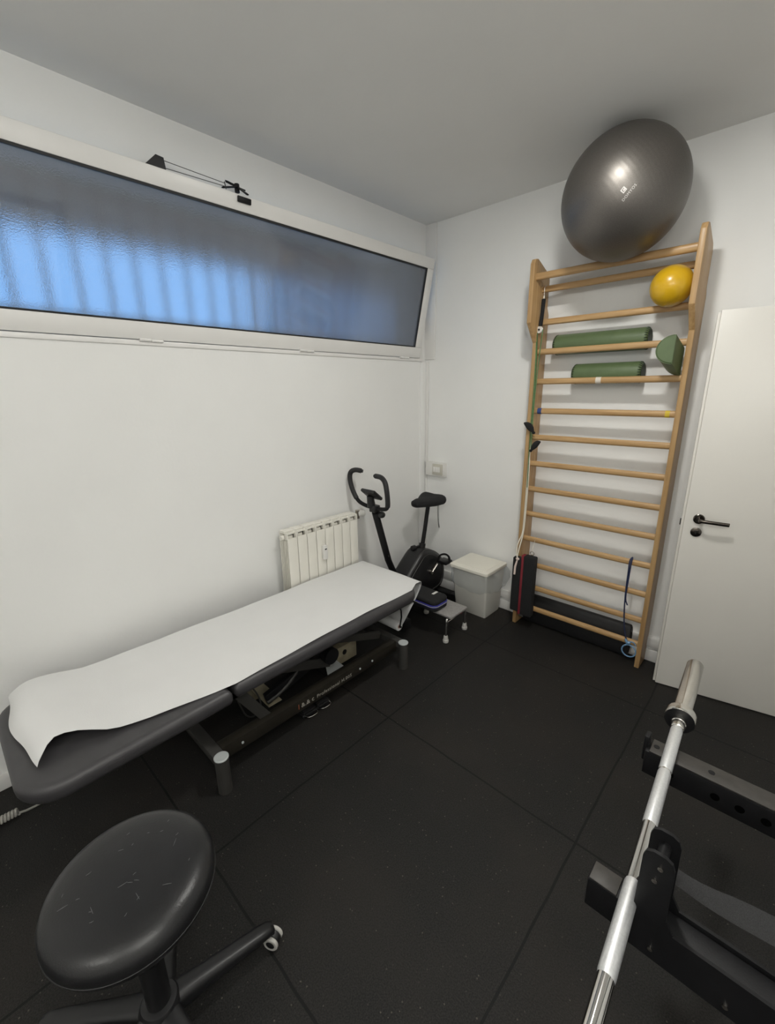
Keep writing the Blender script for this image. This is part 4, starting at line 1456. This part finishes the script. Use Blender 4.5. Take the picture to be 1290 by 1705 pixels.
# ------------------------------------------------------------------ barbell
BA, BB_ = Vector((2.209, -1.240, 0.760)), Vector((2.2625, -2.420, 0.760))
bd = (BB_ - BA).normalized()
bl = thing('barbell', 'chrome barbell lying across the black rack arms at right', 'barbell', (BA.x, BA.y, 0.745))
def bp_(s):
    return BA + bd * s
SLV = 0.348
TOT = 1.72
b = MB()
b.cyl(bp_(SLV - 0.01), bp_(TOT - SLV + 0.01), 0.0138, seg=32)
b.build('shaft', MT['chrome'], bl)
def knurl(s0, s1):
    b = MB()
    r = 0.0150
    b.lathe([(0, 0.0138), (0.006, r), (s1 - s0 - 0.006, r), (s1 - s0, 0.0138)], bp_(s0), bd, 32, cap=False)
    b.build('knurled_grip', MT['knurl'], bl)
for s0, s1 in ((0.392, 0.578), (0.582, 0.765), (0.920, 1.112)):
    knurl(s0, s1)
knurl(1.290, 1.330)
for sg in (0, 1):
    o = bp_(0) if sg == 0 else bp_(TOT)
    dr = bd if sg == 0 else -bd
    b = MB()
    b.lathe([(0, 0.017), (0.001, 0.0235), (0.004, 0.025), (SLV - 0.012, 0.025)], o, dr, 40)
    b.lathe([(SLV - 0.034, 0.025), (SLV - 0.034, 0.0385), (SLV - 0.030, 0.040), (SLV - 0.004, 0.040), (SLV, 0.0385)], o, dr, 40)
    sl2 = b.build('sleeve', MT['sleeve'], bl)
    b = MB()
    b.lathe([(SLV + 0.0002, 0.0375), (SLV + 0.0008, 0.0375)], o, dr, 40)
    b.build('collar_face', MT['black_plastic'], sl2)
    b = MB()
    b.lathe([(SLV + 0.0008, 0.0190), (SLV + 0.016, 0.0190), (SLV + 0.018, 0.0172), (SLV + 0.040, 0.0165), (SLV + 0.042, 0.0145)], o, dr, 32)
    b.build('bushing', MT['sleeve'], sl2)

# ------------------------------------------------------------------ rack with two spotter arms
rk = thing('squat_rack', 'black steel squat rack arms reaching in from the right under the barbell', 'rack', (2.95, -1.95, 0))
AZ = 0.7445
b = MB()
b.box(2.176, 2.92, -1.752, -1.693, AZ - 0.078, AZ - 0.004, 0.004)
arm = b.build('spotter_arm', MT['black_metal'], rk)
b = MB()
b.box(2.186, 2.90, -1.751, -1.694, AZ - 0.004, AZ, 0.001)
ws = b.build('wear_strip', MT['rack_top'], arm)
for x in (2.198, 2.323, 2.62):
    MB().cyl((x, -1.7225, AZ), (x, -1.7225, AZ + 0.0008), 0.0075, seg=16).build('screw', MT['black_metal'], ws)
b = MB()
b.box(2.168, 2.180, -1.736, -1.706, AZ - 0.050, AZ + 0.028, 0.003)
b.build('end_lip', MT['black_metal'], arm)
for x in (2.24, 2.34, 2.39, 2.44, 2.49):
    MB().cyl((x, -1.7530, AZ - 0.042), (x, -1.7515, AZ - 0.042), 0.010, seg=16).build('hole', MT['hole'], arm)
# second arm: square tube clamped between two tall ears
b = MB()
b.box(2.178, 2.92, -2.196, -2.150, AZ - 0.075, AZ - 0.003, 0.003)
arm2 = b.build('spotter_arm', MT['black_metal'], rk)
b = MB()
b.box(2.180, 2.232, -2.1945, -2.1515, AZ - 0.003, AZ, 0.002)
b.build('end_pad', MT['rack_top'], arm2)
def ear(y0, y1, x0, ztop, name):
    poly = [(x0, y0, AZ - 0.080), (x0, y0, ztop - 0.020), (x0 + 0.004, y0, ztop - 0.006), (x0 + 0.015, y0, ztop), (x0 + 0.034, y0, ztop), (x0 + 0.045, y0, ztop - 0.006), (x0 + 0.050, y0, ztop - 0.02), (x0 + 0.052, y0, AZ + 0.030), (x0 + 0.066, y0, AZ + 0.005), (x0 + 0.70, y0, AZ + 0.005), (x0 + 0.70, y0, AZ - 0.080)]
    b = MB()
    b.prism(poly, (0, y1 - y0, 0))
    return b.build(name, MT['black_metal'], arm2)
ear(-2.2035, -2.197, 2.262, AZ + 0.165, 'side_plate')
ear(-2.149, -2.1425, 2.262, AZ + 0.165, 'side_plate')
b = MB()
b.cyl((2.288, -2.198, AZ + 0.135), (2.288, -2.148, AZ + 0.135), 0.010, seg=16)
b.build('spacer', MT['black_metal'], arm2)
for x, z in ((2.291, AZ + 0.138), (2.286, AZ + 0.105), (2.300, AZ - 0.055), (2.415, AZ - 0.060)):
    MB().cyl((x, -2.2065, z), (x, -2.2030, z), 0.0045, seg=12).build('bolt', MT['nickel'], arm2)
# uprights and feet (mostly beyond the frame)
for y0, y1 in ((-1.755, -1.690), (-2.205, -2.140)):
    b = MB()
    b.box(2.90, 2.965, y0, y1, 0.0, 2.10, 0.004)
    b.build('upright', MT['black_metal'], rk)
    b = MB()
    b.box(2.55, 3.40, y0, y1, 0.0, 0.065, 0.004)
    b.build('foot', MT['black_metal'], rk)
b = MB()
b.box(2.905, 2.96, -2.14, -1.755, 2.02, 2.08, 0.004)
b.build('cross_member', MT['black_metal'], rk)
# webbing strap sagging along the arm
b = MB()
lo_ = smooth_path([(2.302, -2.130, 0.788), (2.371, -2.130, 0.778), (2.458, -2.130, 0.788), (2.62, -2.125, 0.800), (2.89, -2.125, 0.82)], 2)
up_ = smooth_path([(2.300, -2.112, 0.806), (2.356, -2.100, 0.792), (2.419, -2.090, 0.804), (2.62, -2.078, 0.812), (2.89, -2.08, 0.83)], 2)
rows = []
for p, q_ in zip(lo_, up_):
    rows.append([p.lerp(q_, k_ / 4) + Vector((0, 0, 0.003 * math.sin(PI * k_ / 4))) for k_ in range(5)])
b.sheet(rows, 0.003)
tag(b.build('webbing_strap', MT['webbing'], None, (2.30, -2.125, 0.79)), 'wide black woven strap lying along the nearer rack arm', 'strap')

bpy.context.view_layer.update()
